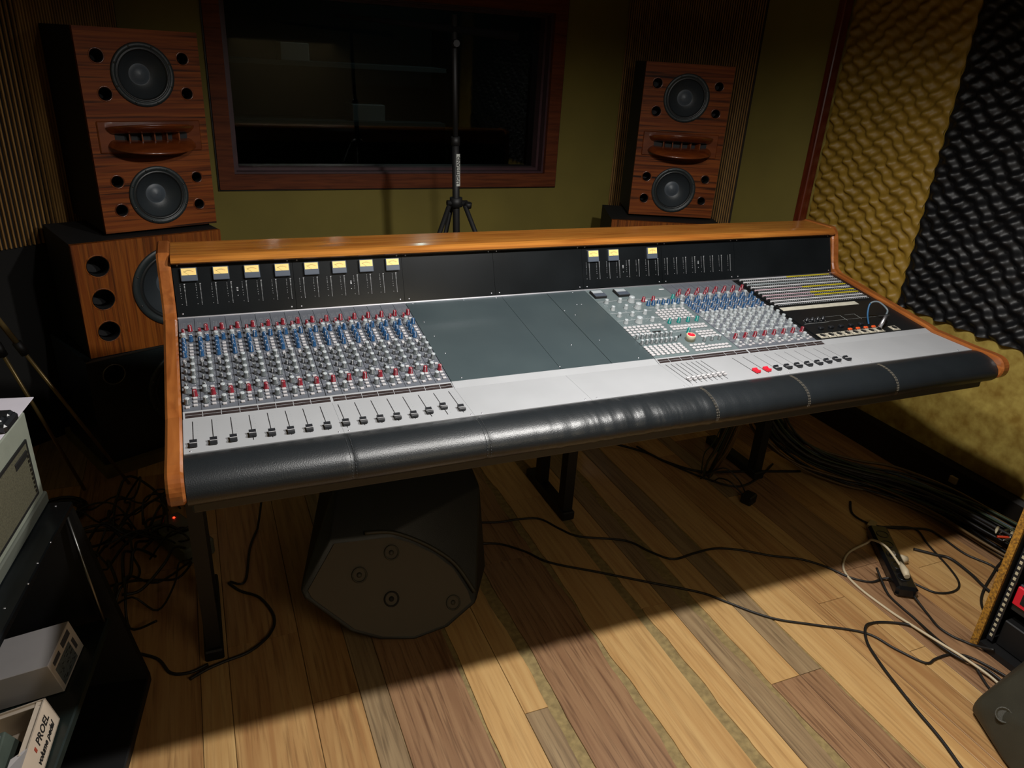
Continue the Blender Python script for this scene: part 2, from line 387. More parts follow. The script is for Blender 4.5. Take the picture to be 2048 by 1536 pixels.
# corner trim and skirting
shell('trim_1', MB().box(2.69, 2.735, 1.352, 1.392, .1, ZC, bev=.004), M_TRIM)
shell('baseboard_right', MB().prism([(2.752, 0), (2.722, 0), (2.722, .125), (2.735, .14), (2.752, .14)], -2.0, 1.36, 'y'), M_SKIRT)
shell('trim_2', MB().box(2.70, 2.7485, -1.9, -1.895, .2, .21), M_SKIRT) if False else None

# window: mitred frame, stepped reveal, pane, dark live room behind
win = shell('window_1', MB().box(WX0+.02, WX1-.02, YW+.005, YW+.16, WZ0+.018, WZ0+.022), M_REVEAL)
def rect_frame(x0, x1, z0, z1, w, y0, y1, b=0):
    mb = MB(); o = [(x0, z0), (x1, z0), (x1, z1), (x0, z1)]; i = [(x0+w, z0+w), (x1-w, z0+w), (x1-w, z1-w), (x0+w, z1-w)]
    for k in range(4):
        q = [o[k], o[(k+1) % 4], i[(k+1) % 4], i[k]]
        mb.prism(q, y0, y1, 'y')
    return mb
place('window_frame', rect_frame(WX0-.006, WX1+.006, WZ0-.004, WZ1+.004, .064, YW-.022, YW+.006).mesh('window_frame', M_FRAME), win)
place('frame_bead', rect_frame(WX0-.012, WX1+.012, WZ0-.010, WZ1+.010, .008, YW-.012, YW+.006).mesh('frame_bead', M_SKIRT), win)
place('window_reveal', rect_frame(WX0+.056, WX1-.056, WZ0+.056, WZ1-.056, .012, YW+.0, YW+.045).mesh('window_reveal', M_REVEAL), win)
place('window_reveal', rect_frame(WX0+.020, WX1-.020, WZ0+.020, WZ1-.020, .060, YW+.045, YW+.16).mesh('window_reveal_2', M_REVEAL), win)
place('window_pane', MB().box(WX0+.06, WX1-.06, -.003, .003, WZ0+.06, WZ1-.06).mesh('window_pane', glass_mat('window_glass')), win, T((0, YW+.10, 0)))
M_DARKR = mat('live_room_paint', (30, 36, 34), .9, var=.3, vscale=2)
mb = MB(); mb.box(-1.2, 3.1, 5.1, 5.2, 0, 2.6); mb.box(-1.3, -1.2, 2.31, 5.2, 0, 2.6); mb.box(3.1, 3.2, 2.31, 5.2, 0, 2.6); mb.box(-1.2, 3.1, 2.31, 5.2, 2.6, 2.7)
shell('wall_far', mb, M_DARKR)
lr = bpy.data.lights.new('live_room_fill', 'POINT'); lr.energy = 3; lr.shadow_soft_size = .03; lr.color = (.8, .95, 1)  # added point light to brighten the shelf edges, no lamp known there
lro = bpy.data.objects.new('live_room_fill', lr); COL.objects.link(lro); lro.location = (1.7, 4.2, 2.2)

# ------------------------------------------------------------------ acoustic foam (egg-crate sheets on the right wall)
def foam(y0, y1, z0, z1, m, label, seed):
    rnd = random.Random(seed); st = .0062; ny = int((y1-y0)/st); nz = int((z1-z0)/st); mb = MB(); vs = []; fs = []
    py, pz = .094, .034
    jit = {}
    for j in range(nz+1):
        for i in range(ny+1):
            y = (y1-y0)*i/ny; z = (z1-z0)*j/nz
            u = y/py+.12*math.sin(z*7+seed)+.05*math.sin(z*31+y*9); v = z/pz+.25*math.sin(u*PI+z*5)
            a = .85+.15*math.sin(u*3.1+v*1.7)
            hgt = .5+.5*math.cos(2*PI*u)*math.cos(PI*v)
            ed = min(1, min(y, (y1-y0)-y)/.03)*.6+.4
            h = .005+.036*a*ed*hgt**1.35
            vs.append((-h, y, z))
    for j in range(nz):
        for i in range(ny):
            a = j*(ny+1)+i; fs.append([a, a+1, a+ny+2, a+ny+1])
    mb.add(vs, fs, smooth=True)
    mb.box(-.006, 0, 0, y1-y0, 0, z1-z0)
    o = place('acoustic_foam', mb.mesh('acoustic_foam', m), None, T((2.748, y0, z0))); tagt(o, label, 'foam panel', 'egg-crate foam sheets on the right wall'); return o
foam(.757, 1.345, .655, ZC-.02, mat('foam_gold', (150, 118, 40), .52, var=.12, vscale=12, bump=.3, bscale=300), 'gold egg-crate acoustic foam sheet on the wall beside the console', 1)
foam(-1.6, .752, .655, ZC-.02, mat('foam_black', (9, 10, 13), .50, var=.1, vscale=12), 'black egg-crate acoustic foam sheet at the right edge', 2)

# ------------------------------------------------------------------ CONSOLE
PR = {'B': (0, .8), 'F': (.1415, .8027), 'C': (.166, .8088), 'D': (.582, .870), 'E': (.627, .9987)}
def frame(a, b):
    A, B = Vector(PR[a]), Vector(PR[b]); d = (B-A).normalized(); n = Vector((-d[1], d[0]))
    return Matrix(((1, 0, 0, 0), (0, d[0], n[0], A[0]), (0, d[1], n[1], A[1]), (0, 0, 0, 1))), (B-A).length
FB, LB = frame('B', 'F'); FS, LS = frame('F', 'C'); FC, LC = frame('C', 'D'); FD, LD = frame('D', 'E')
CW = 2.142; P = .03625
con = thing('mixing_console', (CW/2, .3, 0), 'wide analogue mixing console with wooden sides, knobs, faders and padded leather armrest', 'mixing console')
def part(name, mb, mats, M=None, parent=None, label=None, kind=None):
    return place(name, mb.mesh(name, mats), parent or con, M, label=label, kind=kind)
# side panels
side = [(-.070+.034*math.cos(math.radians(a)), .774+.034*math.sin(math.radians(a))) for a in range(250, 90, -14)]+[(-.05, .809), (0, .8075), (.1415, .811), (.168, .818), (.560, .876), (.578, .886), (.588, .905), (.612, .985), (.622, 1.008), (.640, 1.023), (.765, 1.023), (.80, 1.005), (.80, .70), (.10, .66), (-.03, .715)]
for x0, x1, lb in ((-.032, -.001, None), (CW+.001, CW+.032, None)):
    mb = MB(); mb.prism([(y, z) for y, z in side], x0+.004, x1-.004); n = len(side)
    cy = sum(p[0] for p in side)/n; cz = sum(p[1] for p in side)/n
    inn = []
    for k in range(n):
        a, b, c = Vector(side[k-1]), Vector(side[k]), Vector(side[(k+1) % n]); t = (c-a).normalized(); inn.append((b.x+t.y*.0, b.y))
    mb = MB(); small = []
    for k in range(n):
        a, b, c = Vector(side[k-1]), Vector(side[k]), Vector(side[(k+1) % n]); t = (c-a).normalized(); nn = Vector((t.y, -t.x))
        small.append((b.x+nn.x*.004, b.y+nn.y*.004))
    vs = [(x0, *p) for p in small]+[(x0+.005, *p) for p in side]+[(x1-.005, *p) for p in side]+[(x1, *p) for p in small]
    fs = [list(range(n)), list(range(3*n, 4*n))[::-1]]
    for r in range(3):
        for k in range(n): fs.append([r*n+k, r*n+(k+1) % n, (r+1)*n+(k+1) % n, (r+1)*n+k])
    mb.add(vs, fs); part('side_panel', mb, M_CONWS)
# top rail
rail = [(.612, .9995), (.606, 1.004), (.606, 1.010), (.612, 1.016), (.622, 1.0195), (.645, 1.0205), (.755, 1.0205), (.768, 1.012), (.772, .995), (.772, .93), (.75, .93), (.64, .9995)]
mb = MB(); mb.prism(rail, 0, CW, smooth=False); part('top_rail', mb, M_CONW)
# body
body = [(-.02, .735), (-.02, .792), (.1415, .7985), (.166, .8045), (.583, .8655), (.6275, .994), (.77, 1.0), (.77, .70), (.12, .665)]
part('console_body', MB().prism(body, .0005, CW-.0005), M_BLACK)
# armrest
def arm_prof(k, n):
    # closed-ish profile, from panel edge over the nose to the underside
    pts = [(-.002, .7995), (-.012, .8025), (-.030, .8035), (-.048, .801), (-.066, .795), (-.081, .786), (-.091, .774), (-.095, .761), (-.092, .748), (-.083, .738), (-.068, .731), (-.045, .729), (-.01, .731)]
    return pts
seams = (.300, .580, 1.161, 1.442, 1.748)
pf = arm_prof(0, 0); NX = 900; vs = []; fs = []; rnd = random.Random(3)
for i in range(NX+1):
    x = CW*i/NX; pin = 0
    for sx in seams: pin = max(pin, math.exp(-((x-sx)/.006)**2))
    env = math.exp(-((x-.95)/.30)**2)
    for k, (y, z) in enumerate(pf):
        dy, dz = y+.045, z-.765; l = math.hypot(dy, dz); inside = 1 if 0 < k < 12 else 0
        wr = .0022*env*mnoise.noise(Vector((x*38, k*.22, 3)))+.0008*env*mnoise.noise(Vector((x*120+k*6, k*.6, 9)))
        o = (-.0012*pin+wr+.0006*math.sin(x*14+k*.3))*inside
        vs.append((x, y+dy/l*o, z+dz/l*o))
K = len(pf)
for i in range(NX):
    for k in range(K-1): fs.append([i*K+k, i*K+k+1, (i+1)*K+k+1, (i+1)*K+k])
mb = MB(); mb.add(vs, fs, smooth=True); mb.add([vs[k] for k in range(K)], [list(range(K))]); mb.add([vs[NX*K+k] for k in range(K)], [list(range(K))])
arm = part('armrest', mb, M_LEATH, label='black leather padded armrest')
for i, sx in enumerate(seams):
    mb = MB()
    for dx in ((-.004, .004) if i < 2 else (-.003, .0, .003)):
        for k in range(1, 8):
            a, b = Vector(pf[k]), Vector(pf[k+1])
            for t in (.0, .5):
                p, q = a.lerp(b, t), a.lerp(b, t+.42); mb.tube([(sx+dx, p.x, p.y), (sx+dx, q.x, q.y)], .0004, 4)
    part('stitching', mb, M_STITCH if i >= 2 else mat('stitch_dark', (70, 72, 74), .6), parent=arm)
part('lower_fascia', MB().box(.004, CW-.004, -.06, -.02, .705, .732, bev=.004), mat('fascia_grey', (52, 50, 46), .5))
# legs
for lx, y0 in ((-.012, .31), (1.185, .60), (2.06, .62)):
    place('leg_frame', MB().box(-.024, .024, 0, .33, 0, .035, bev=.004).mesh('leg_frame', M_BLACK), con, T((lx, y0, 0)))
    for y in (.035, .235): place('leg', MB().box(-.018, .018, -.022, .022, .03, .69).mesh('leg', M_BLACK), con, T((lx, y0+y, 0)))

# fader panels (B-F) with the scribble strip above (F-C)
fp = [(0, .2995, 1), (.2995, .5805, 1), (.5805, .869, 0), (.869, 1.142, 0), (1.142, 1.439, 1), (1.439, 1.7315, 1), (1.7315, CW-.001, 0)]
for x0, x1, k in fp:
    if k: part('fader_panel', MB().box(x0+.0002, x1-.0002, .0005, LB+.001, -.003, .0005), M_FPAN, FB)
    else:
        part('fader_panel', MB().box(x0+.0002, x1-.0002, .0005, LB+LS+.0, -.003, .0005), M_FPAN, FB) if x0 < 1.7 else part('fader_panel', MB().box(x0+.0002, x1-.0002, .0005, LB+.0, -.003, .0005), M_FPAN, FB)
part('fader_panel', MB().box(1.713, CW-.001, -.001, LS, -.003, .0005), M_FPAN, FS)
part('fader_panel', MB().box(.581, 1.141, -.001, LS, -.003, .0008), M_FPAN, FS)
def strip_frame(x0, x1, marks, name='scribble_strip'):
    mb = MB(); mb.box(x0, x1, 0, LS, -.002, .0004, 0); mb.box(x0+.004, x1-.002, .0035, .0195, .0004, .0010, 1)
    mb.box(x0+.004, x1-.002, .0105, .0112, .0010, .0013, 0)
    for x in marks: mb.box(x-.0006, x+.0006, .0035, .0195, .0010, .0013, 0)
    return part(name, mb, [M_FPAN, M_SCRIB], FS)
strip_frame(.001, .300, [P*k+.002 for k in range(1, 8)]); strip_frame(.300, .580, [.295+P*k for k in range(1, 8)])
strip_frame(1.143, 1.438, [1.143+.0365*k for k in (1, 2, 3)]+[1.36, 1.395]); strip_frame(1.438, 1.712, [1.438+.0345*k for k in range(1, 8)])
# fader slots and caps
def fader_slot(x, s0, s1, w=.0016):
    return part('fader_slot', MB().box(-w/2, w/2, 0, s1-s0, 0, .0004), M_SLOT, FB @ T((x, s0, .0005)))
cap_me = None
def cap_mesh(m, mline, L=.021, Wd=.0135, H=.0085):
    mb = MB()
    pr = [(-L/2, .0015), (-L/2, H*.75), (-L/2+.002, H), (-.0022, H*.72), (0, H*.64), (.0022, H*.72), (L/2-.002, H), (L/2, H*.75), (L/2, .0015)]
    mb.prism(pr, -Wd/2, Wd/2, 'x'); mb.box(-Wd/2-.0001, Wd/2+.0001, -.0006, .0006, H*.60, H*.66+.0004, 1)
    mb.box(-.002, .002, -.004, .004, -.004, .002)
    return mb.mesh('fader_cap', [m, mline])
CAP_B = cap_mesh(M_FCAP, M_WHITE); CAP_R = cap_mesh(M_RED, M_RED, L=.020); CAP_W = cap_mesh(M_BTN, M_SLOT, L=.015, Wd=.0085, H=.007); CAP_K = cap_mesh(M_FCAP, M_WHITE, L=.021, Wd=.013)
caps_s = [.030, .031, .032, .041, .035, .034, .033, .034, .037, .036, .035, .035, .034, .042, .054, .037]
for k in range(16):
    x = .018+P*k if k < 8 else .310+.03600*(k-8)
    fader_slot(x, .022, .129); place('fader_cap', CAP_B, con, FB @ T((x, caps_s[k], .0008)))
    mb = MB()
    for j in range(9): mb.box(.0075, .0098, .03+j*.0115, .0308+j*.0115, 0, .0002)
    part('fader_scale', mb, mat('faint_print', (150, 160, 160), .7), FB @ T((x, 0, .0005)), kind='stuff')
for k in range(8):
    x = 1.157+.0158*k; fader_slot(x, .018, .134); c = place('fader_cap', CAP_W, con, FB @ T((x+.004, .036+.0008*k, .0008))); c['label'] = 'small white fader cap'
for x, s in ((1.366, .034), (1.401, .034)):
    fader_slot(x, .02, .128); c = place('fader_cap', CAP_R, con, FB @ T((x+.004, s, .0008))); c['label'] = 'red fader cap'
for k, s in enumerate((.034, .034, .034, .034, .034, .037, .040, .038)):
    x = 1.440+.0353*k; fader_slot(x, .02, .128, .0006); place('fader_cap', CAP_K, con, FB @ T((x, s, .0008)))

# knobs
def knob_mesh(mb_, r, h, body, top, line, skirt=None, n=14):
    mb = MB(); r2 = r*.90
    pr = [(r*1.18, 0), (r*1.18, h*.10), (r*1.04, h*.16), (r2, h*.86), (r2*.9, h), (r2*.45, h*1.0)]
    mb.lathe(pr, n, mis=[0, 0, 0, 1, 1, 1], smooth=True)
    mb.box(-.0005, .0005, -r*1.0, -r2*.2, h*.15, h*1.015, 2) if False else None
    mb.add([(-.0006, -r*1.02, h*.14), (.0006, -r*1.02, h*.14), (.0006, -r2*1.06, h*.98), (-.0006, -r2*1.06, h*.98)], [(0, 1, 2, 3)], 2)
    mb.add([(-.0006, -r2*1.0, h*1.01), (.0006, -r2*1.0, h*1.01), (.0006, 0, h*1.012), (-.0006, 0, h*1.012)], [(0, 1, 2, 3)], 2)
    return mb.mesh('knob', [body, top, line])
KR = knob_mesh(0, .0054, .0150, M_KRED, M_KRED, M_WHITE); KRs = knob_mesh(0, .0042, .0120, M_KRED, M_KRED, M_WHITE)
KB = knob_mesh(0, .0052, .0150, M_KBLUE, M_KBLUE, M_WHITE); KT = knob_mesh(0, .0052, .0145, M_KTEAL, M_KTEAL, M_WHITE)
KG = knob_mesh(0, .0058, .0145, M_KGREY, M_KTOP, M_WHITE); KGs = knob_mesh(0, .0040, .0110, M_KDARK, M_KGREY, M_WHITE)
KC = knob_mesh(0, .0062, .0140, M_KCLEAR, M_KTOP, M_WHITE); KCb = knob_mesh(0, .0100, .0190, M_KCLEAR, M_KTOP, M_WHITE)
KGn = knob_mesh(0, .0045, .0150, M_KGREY, M_KTOP, M_WHITE)
Lcol = [(.338, KRs), (.313, KC), (.287, KB), (.267, KB), (.247, KB), (.226, KB), (.181, KGs), (.152, KGs), (.1225, KGs), (.092, KGs), (.0725, KG), (.029, KG)]
Rcol = [(.350, KR), (.298, KB), (.198, KG), (.170, KG), (.142, KG), (.112, KG), (.057, KR)]
rk = random.Random(11)
def strip_print(mb, pts, rnd):
    for (x, s, r) in pts:
        for k in range(9):
            a = math.radians(-215+k*31.2); cx, cy = x+math.cos(a)*(r+.0027), s-math.sin(a)*(r+.0027)*1
            w = .00055
            mb.add([(cx-w, cy-w, .0004), (cx+w, cy-w, .0004), (cx+w, cy+w, .0004), (cx-w, cy+w, .0004)], [(0, 1, 2, 3)])
        for k in range(3):
            cx = x+rnd.uniform(-.004, .004)+ .001; cy = s-r-.0052+rnd.uniform(-.0012, .0012); w = rnd.uniform(.0008, .0018)
            mb.add([(cx-w, cy-.0004, .0004), (cx+w, cy-.0004, .0004), (cx+w, cy+.0004, .0004), (cx-w, cy+.0004, .0004)], [(0, 1, 2, 3)])
def strip(x0, w, right=False):
    cs = part('channel_strip', MB().box(.0005, w-.0005, .0005, LC-.0005, -.003, .0004), M_MOD, FC @ T((x0, 0, 0)))
    lx, rx = w*.27, w*.70; pm = MB(); pts = [(lx, s, .005) for s, _ in Lcol]+[(rx, s, .005) for s, _ in Rcol]
    strip_print(pm, pts, rk)
    for j in range(4):
        for q in range(3): pm.add([(w*.2+q*.0035, .37+j*.006, .0004), (w*.2+q*.0035+.001, .37+j*.006, .0004), (w*.2+q*.0035+.001, .371+j*.006, .0004), (w*.2+q*.0035, .371+j*.006, .0004)], [(0, 1, 2, 3)]); pm.add([(w*.6+q*.0035, .37+j*.006, .0004), (w*.6+q*.0035+.001, .37+j*.006, .0004), (w*.6+q*.0035+.001, .371+j*.006, .0004), (w*.6+q*.0035, .371+j*.006, .0004)], [(0, 1, 2, 3)])
    for s_ in (.324, .2075, .085, .048, .0195): pm.add([(.001, s_, .0004), (w-.001, s_, .0004), (w-.001, s_+.0006, .0004), (.001, s_+.0006, .0004)], [(0, 1, 2, 3)])
    part('panel_print', pm, M_WHITE, FC @ T((x0, 0, .0003)), parent=cs, kind='stuff')
    bm_ = MB()
    for s_ in (.325, .275, .260, .245, .230, .215, .085, .0445, .031, .0175): bm_.box(rx-.0042, rx+.0042, s_-.0032, s_+.0032, 0, .0038, bev=.0007)
    for s_ in (.012,): bm_.box(lx-.004, lx+.004, s_-.003, s_+.003, 0, .0035, bev=.0007)
    for s_ in (.198, .205): bm_.box(lx-.0035, lx+.0035, s_-.0028, s_+.0028, 0, .0035, bev=.0007)
    part('push_buttons', bm_, M_BTN, FC @ T((x0, 0, .0004)), parent=cs, kind='stuff')
    if not right:
        for s_, me in Lcol: place('knob', me, cs, FC @ T((x0+lx, s_, .0004)) @ RZ(rk.uniform(-.9, .9)))
        for s_, me in Rcol: place('knob', me, cs, FC @ T((x0+rx, s_, .0004)) @ RZ(rk.uniform(-.9, .9)))
    return cs
for k in range(16): strip(.001+P*k if k < 8 else .2915+.0361*(k-8), P if k < 8 else .0361)
# right-hand strips: their knobs stay one mesh per kind
RK = {}
def collect(me, M):
    RK.setdefault(me.name, [me, []])[1].append(M)
for k in range(8):
    w = .0348; x0 = 1.4215+w*k; cs = strip(x0, w, True)
    vs = []
    for s_, me in Lcol+[(.2, KGs)]:
        mm = {KGs: KC, KG: KC}.get(me, me); collect(mm, FC @ T((x0+w*.27, s_, .0004)) @ RZ(-.5+rk.uniform(-.2, .2)))
    for s_, me in Rcol: collect({KG: KC}.get(me, me), FC @ T((x0+w*.70, s_, .0004)) @ RZ(-.5+rk.uniform(-.2, .2)))
allv = MB(); mlist = []
for nm, (me, Ms) in RK.items():
    base = len(mlist); mlist += list(me.materials)
    vv = [v.co.copy() for v in me.vertices]; ff = [list(p.vertices) for p in me.polygons]; mi = [p.material_index for p in me.polygons]
    for M in Ms:
        o = len(allv.v); allv.v += [M @ v for v in vv]
        for f, i in zip(ff, mi): allv.f.append([a+o for a in f]); allv.m.append(base+i); allv.sm.append(False)
part('knob_field', allv, mlist, kind='stuff', label='rows of red, blue and clear knobs on the right-hand strips')
# blank middle panels
for x0, x1 in ((.5815, .868), (.869, 1.0135), (1.015, 1.1425)):
    part('blank_panel', MB().box(x0, x1, .0005, LC-.001, -.003, .0004), M_BLANK, FC)
# master panel
mst = part('master_panel', MB().box(1.144, 1.4205, .0005, LC-.001, -.003, .0004), M_MAST, FC)
def mk(me, x, s, a=0, name='knob'): return place(name, me, mst, FC @ T((x, s, .0004)) @ RZ(a))
for x, s in ((1.170, .323), (1.168, .279), (1.166, .237), (1.165, .195), (1.216, .324), (1.213, .281), (1.209, .236), (1.255, .241), (1.253, .196)): mk(KC, x, s, rk.uniform(-1, 1))
for x, s in ((1.254, .3205), (1.252, .277), (1.207, .194)): mk(KCb, x, s, rk.uniform(-1, 1))
for x, s in ((1.295, .318), (1.329, .3175)): mk(KR, x, s, -.5)
for k in range(7): mk(KB, 1.296+.0178*k, .291, -.5)
mk(KT, 1.403, .321, -.5)
for x in (1.314, 1.344, 1.374, 1.402): mk(KC, x, .268, -.4)
for x in (1.299, 1.331, 1.363, 1.394): mk(KT, x, .1755, -.5)
mk(KT, 1.324, .1140, -.5)
for k in range(8): mk(KGn, 1.150+.0155*k, .106, -.3); mk(KGn, 1.147+.0155*k, .0755, -.3)
for x in (1.342, 1.367, 1.393): mk(KGn, x, .0607, -.3)
# big cream / red monitor knob
mb = MB(); mb.lathe([(.0135, 0), (.0135, .017), (.0128, .0185), (.0105, .0185), (.0100, .0165), (.0, .0165)], 24, mis=[0, 0, 0, 1, 1, 1])
bk = mk(mb.mesh('monitor_knob', [M_CREAM, M_RED]), 1.302, .072, 0, 'monitor_knob'); bk['label'] = 'large cream knob with a red top'
for x in (1.276, 1.288): place('toggle', MB().lathe([(.0022, 0), (.0022, .004), (.0016, .007)], 8).mesh('toggle', M_FCAP), mst, FC @ T((x, .092+(x-1.276)*.6, .0004)))
BT = MB(); BT.lathe([(.0060, 0), (.0060, .0028), (.0048, .0038)], 12, M=Matrix.Diagonal((1, .78, 1, 1))); BTM = BT.mesh('push_button', M_BTN)
def btn_grid(x0, x1, s0, s1, nx, ns, skip=()):
    for j in range(ns):
        for i in range(nx):
            if (i, j) in skip: continue
            place('push_button', BTM, mst, FC @ T((x0+(x1-x0)*i/max(1, nx-1), s1-(s1-s0)*j/max(1, ns-1), .0004)))
btn_grid(1.296, 1.396, .198, .252, 8, 5, {(0, 0)})
btn_grid(1.148, 1.262, .126, .168, 9, 4, {(5, 2), (6, 2), (7, 2), (5, 3), (6, 3), (7, 3), (8, 3)})
btn_grid(1.148, 1.256, .0155, .057, 8, 5)
btn_grid(1.291, 1.400, .137, .150, 10, 2)
btn_grid(1.352, 1.402, .083, .110, 5, 3)
btn_grid(1.287, 1.327, .015, .043, 4, 3); btn_grid(1.340, 1.398, .017, .031, 6, 2)
btn_grid(1.300, 1.385, .321, .321, 6, 1, {(0, 0), (2, 0)}) if False else None
for x in (1.307, 1.342, 1.358, 1.376): place('push_button', BTM, mst, FC @ T((x, .319, .0004)))
place('display', MB().box(-.014, .014, -.0035, .0035, 0, .001).mesh('display', M_SLOT), mst, FC @ T((1.232, .134, .0004)))
pm = MB()
for s_ in (.335, .258, .212, .178, .122): pm.box(1.148, 1.29, s_, s_+.0006, 0, .0002)
for s_ in (.333, .275, .160, .125): pm.box(1.29, 1.412, s_, s_+.0006, 0, .0002)
for _ in range(150):
    x, s_ = rk.uniform(1.15, 1.41), rk.uniform(.17, .33); pm.box(x, x+rk.uniform(.001, .003), s_, s_+.0006, 0, .0002)
pm.box(1.395, 1.413, .385, .391, 0, .0006)
place('panel_print', pm.mesh('panel_print', M_WHITE), mst, FC @ T((0, 0, .0005)), kind='stuff')
for x in (1.150, 1.231):
    mb = MB(); mb.box(0, .040, 0, .042, 0, .008, 0, bev=.001); mb.box(.003, .037, .022, .039, .008, .0088, 1); mb.box(.001, .039, .001, .019, .008, .0092, 2)
    v = place('vu_meter', mb.mesh('vu_meter', [M_SLOT, M_KTOP, M_VUBODY]), mst, FC @ T((x, .356, .0004))); v['label'] = 'unlit meter lying in the desk panel'

# meter bridge
dots = MB()
for i, (x0, x1) in enumerate(((.001, .2885), (.2895, .5805), (.5815, .852), (.853, 1.1425), (1.1435, 1.4295), (1.4305, 1.7165), (1.7175, CW-.001))):
    part('bridge_panel', MB().box(x0, x1, .002, LD-.001, -.003, .0002), M_BRIDGE, FD)
    for x in (x0+.012, x1-.012):
        for s_ in (.010, LD-.006):
            place('screw', MB().lathe([(.0022, 0), (.0022, .0006), (.0012, .0012)], 8).mesh('screw', M_CHROME) if 'screw' not in bpy.data.meshes else bpy.data.meshes['screw'], con, FD @ T((x, s_, .0002)))
part('trim_strip', MB().box(0, CW, -.0025, .0022, -.002, .0022), M_CHROME, FD, label='bright metal edge strip')
part('trim_strip', MB().box(0, CW, LD-.003, LD-.001, -.001, .0015), M_STEEL, FD)
def led_cols(x):
    for s_ in [.0815-.0024*0, .0775, .073, .0693, .0665, .060, .0535, .0478, .0325]: dots.lathe([(.00065, 0), (.00065, .0003)], 5, M=T((x, s_+.001, .0002)))
    dots.box(x+.0085, x+.0122, .0835, .0842, .0002, .0005)
    for j in range(16): dots.box(x+.0100-.0011*(1 if j < 5 else .6), x+.0100+.0011*(1 if j < 5 else .6), .0815-.00335*j, .0825-.00335*j, .0002, .0005)
for k in range(16): led_cols(.0143+.0365*k if k < 8 else .3035+.0355*(k-8))
for k in range(16): led_cols(1.157+.0355*k)
for x in (.1475, .437, 1.2863, 1.5706):
    for j in range(3): dots.box(x-.002, x+.002, .0675-.0035*j, .0688-.0035*j, .0002, .0005)
    dots.box(x-.0008, x+.0008, .0475, .049, .0002, .0005)
part('bridge_print', dots, M_WHITE, FD, kind='stuff')
def vu(x, s, w=.0385, h=.0335, center=False):
    mb = MB(); mb.box(-w/2, w/2, -h/2, h/2, 0, .008, bev=.0012)
    v = place('vu_meter', mb.mesh('vu_meter', M_VUBODY), con, FD @ T((x, s, .0002)))
    place('dial', MB().box(-w*.44, w*.44, -h*.06, h*.44, .0078, .0084).mesh('dial', M_VUFACE), v, FD @ T((x, s, .0002)))
    ink = MB(); R = .017
    for k in range(11):
        a = math.radians(128-k*7.6); c, sn = math.cos(a), math.sin(a); r0, r1 = R, R+(.0022 if k % 2 == 0 else .0014)
        px, py = -sn*.0002, c*.0002
        ink.add([(c*r0-px, sn*r0-py-.0078, 0), (c*r0+px, sn*r0+py-.0078, 0), (c*r1+px, sn*r1+py-.0078, 0), (c*r1-px, sn*r1-py-.0078, 0)], [(0, 1, 2, 3)], 1 if k > 7 else 0)
    for k in range(14):
        a, b = math.radians(128-k*5.4), math.radians(128-(k+1)*5.4)
        ink.add([(math.cos(a)*R, math.sin(a)*R-.0078, 0), (math.cos(b)*R, math.sin(b)*R-.0078, 0), (math.cos(b)*(R-.0005), math.sin(b)*(R-.0005)-.0078, 0), (math.cos(a)*(R-.0005), math.sin(a)*(R-.0005)-.0078, 0)], [(0, 1, 2, 3)], 1 if k > 9 else 0)
    a = math.radians(90 if center else 138); ink.add([(-.0003, -.002, 0), (.0003, -.002, 0), (math.cos(a)*.016+.0003, math.sin(a)*.0115, 0), (math.cos(a)*.016-.0003, math.sin(a)*.0115, 0)], [(0, 1, 2, 3)])
    place('dial_scale', ink.mesh('dial_scale', [M_INK, M_INKRED]), v, FD @ T((x, s, .0088)))
for k in range(8): vu(.0378+.0745*k if k < 4 else .0378+.0745*4+.0727*(k-4)+.0, .107)
for x, c in ((1.180, 0), (1.251, 0), (1.392, 1)): vu(x, .102, .0375, .0355, c)

# patch bay
pb = part('patch_panel', MB().box(1.7205, CW-.001, .0005, LC-.001, -.003, .0004), M_PATCH, FC)
labc = [[M_WHITE, M_YEL], [M_WHITE], [M_KTOP], [M_WHITE], [M_PINK, M_YEL], [M_WHITE], [M_PINK, M_YEL], [M_PINK, M_YEL], [M_WHITE], [M_WHITE]]
for j in range(10):
    s_ = .4085-.0202*j
    jr = place('jack_row', MB().box(1.727, 2.122, -.0055, .0055, 0, .003).mesh('jack_row', M_SLOT), pb, FC @ T((0, s_-.010, .0004)))
    mb = MB(); rm = MB()
    for q in range(48):
        x = 1.736+q*.00805; mb.lathe([(.0022, 0), (.0022, .0005), (.0009, .0006)], 6, M=T((x, s_-.010, .0034)))
    place('jack_sockets', mb.mesh('jack_sockets', M_KTOP), jr, FC, kind='stuff')
    c = labc[j]
    if len(c) == 2:
        place('label_strip', MB().box(1.728, 1.925, -.0030, .0030, 0, .0034).mesh('label_strip', c[0]), pb, FC @ T((0, s_, .0004)))
        l = place('label_strip', MB().box(1.925, 2.118, -.0030, .0030, 0, .0034).mesh('label_strip', c[1]), pb, FC @ T((0, s_, .0004))); l['label'] = 'yellow label strip'
    else: place('label_strip', MB().box(1.728, 2.118, -.0030, .0030, 0, .0034).mesh('label_strip', c[0]), pb, FC @ T((0, s_, .0004)))
for q in range(5): place('paper_label', MB().box(1.728+.063*q+.0006, 1.728+.063*(q+1), .184, .205, 0, .0007).mesh('paper_label', mat('label_cream', (196, 192, 176), .7, var=.1, vscale=60)), pb, FC @ T((0, 0, .0004)))
ln = MB()
for a in ((1.735, .0940, 1.832, .0952), (1.835, .125, 1.905, .1255), (1.905, .0925, 1.906, .1255), (1.925, .1255, 1.965, .126), (1.965, .092, 1.966, .126), (1.835, .098, 2.09, .0985)): ln.box(a[0], a[2], a[1], a[3], 0, .0003)
place('panel_print', ln.mesh('panel_print', mat('grey_print', (140, 142, 140), .6)), pb, FC @ T((0, 0, .0004)), kind='stuff')
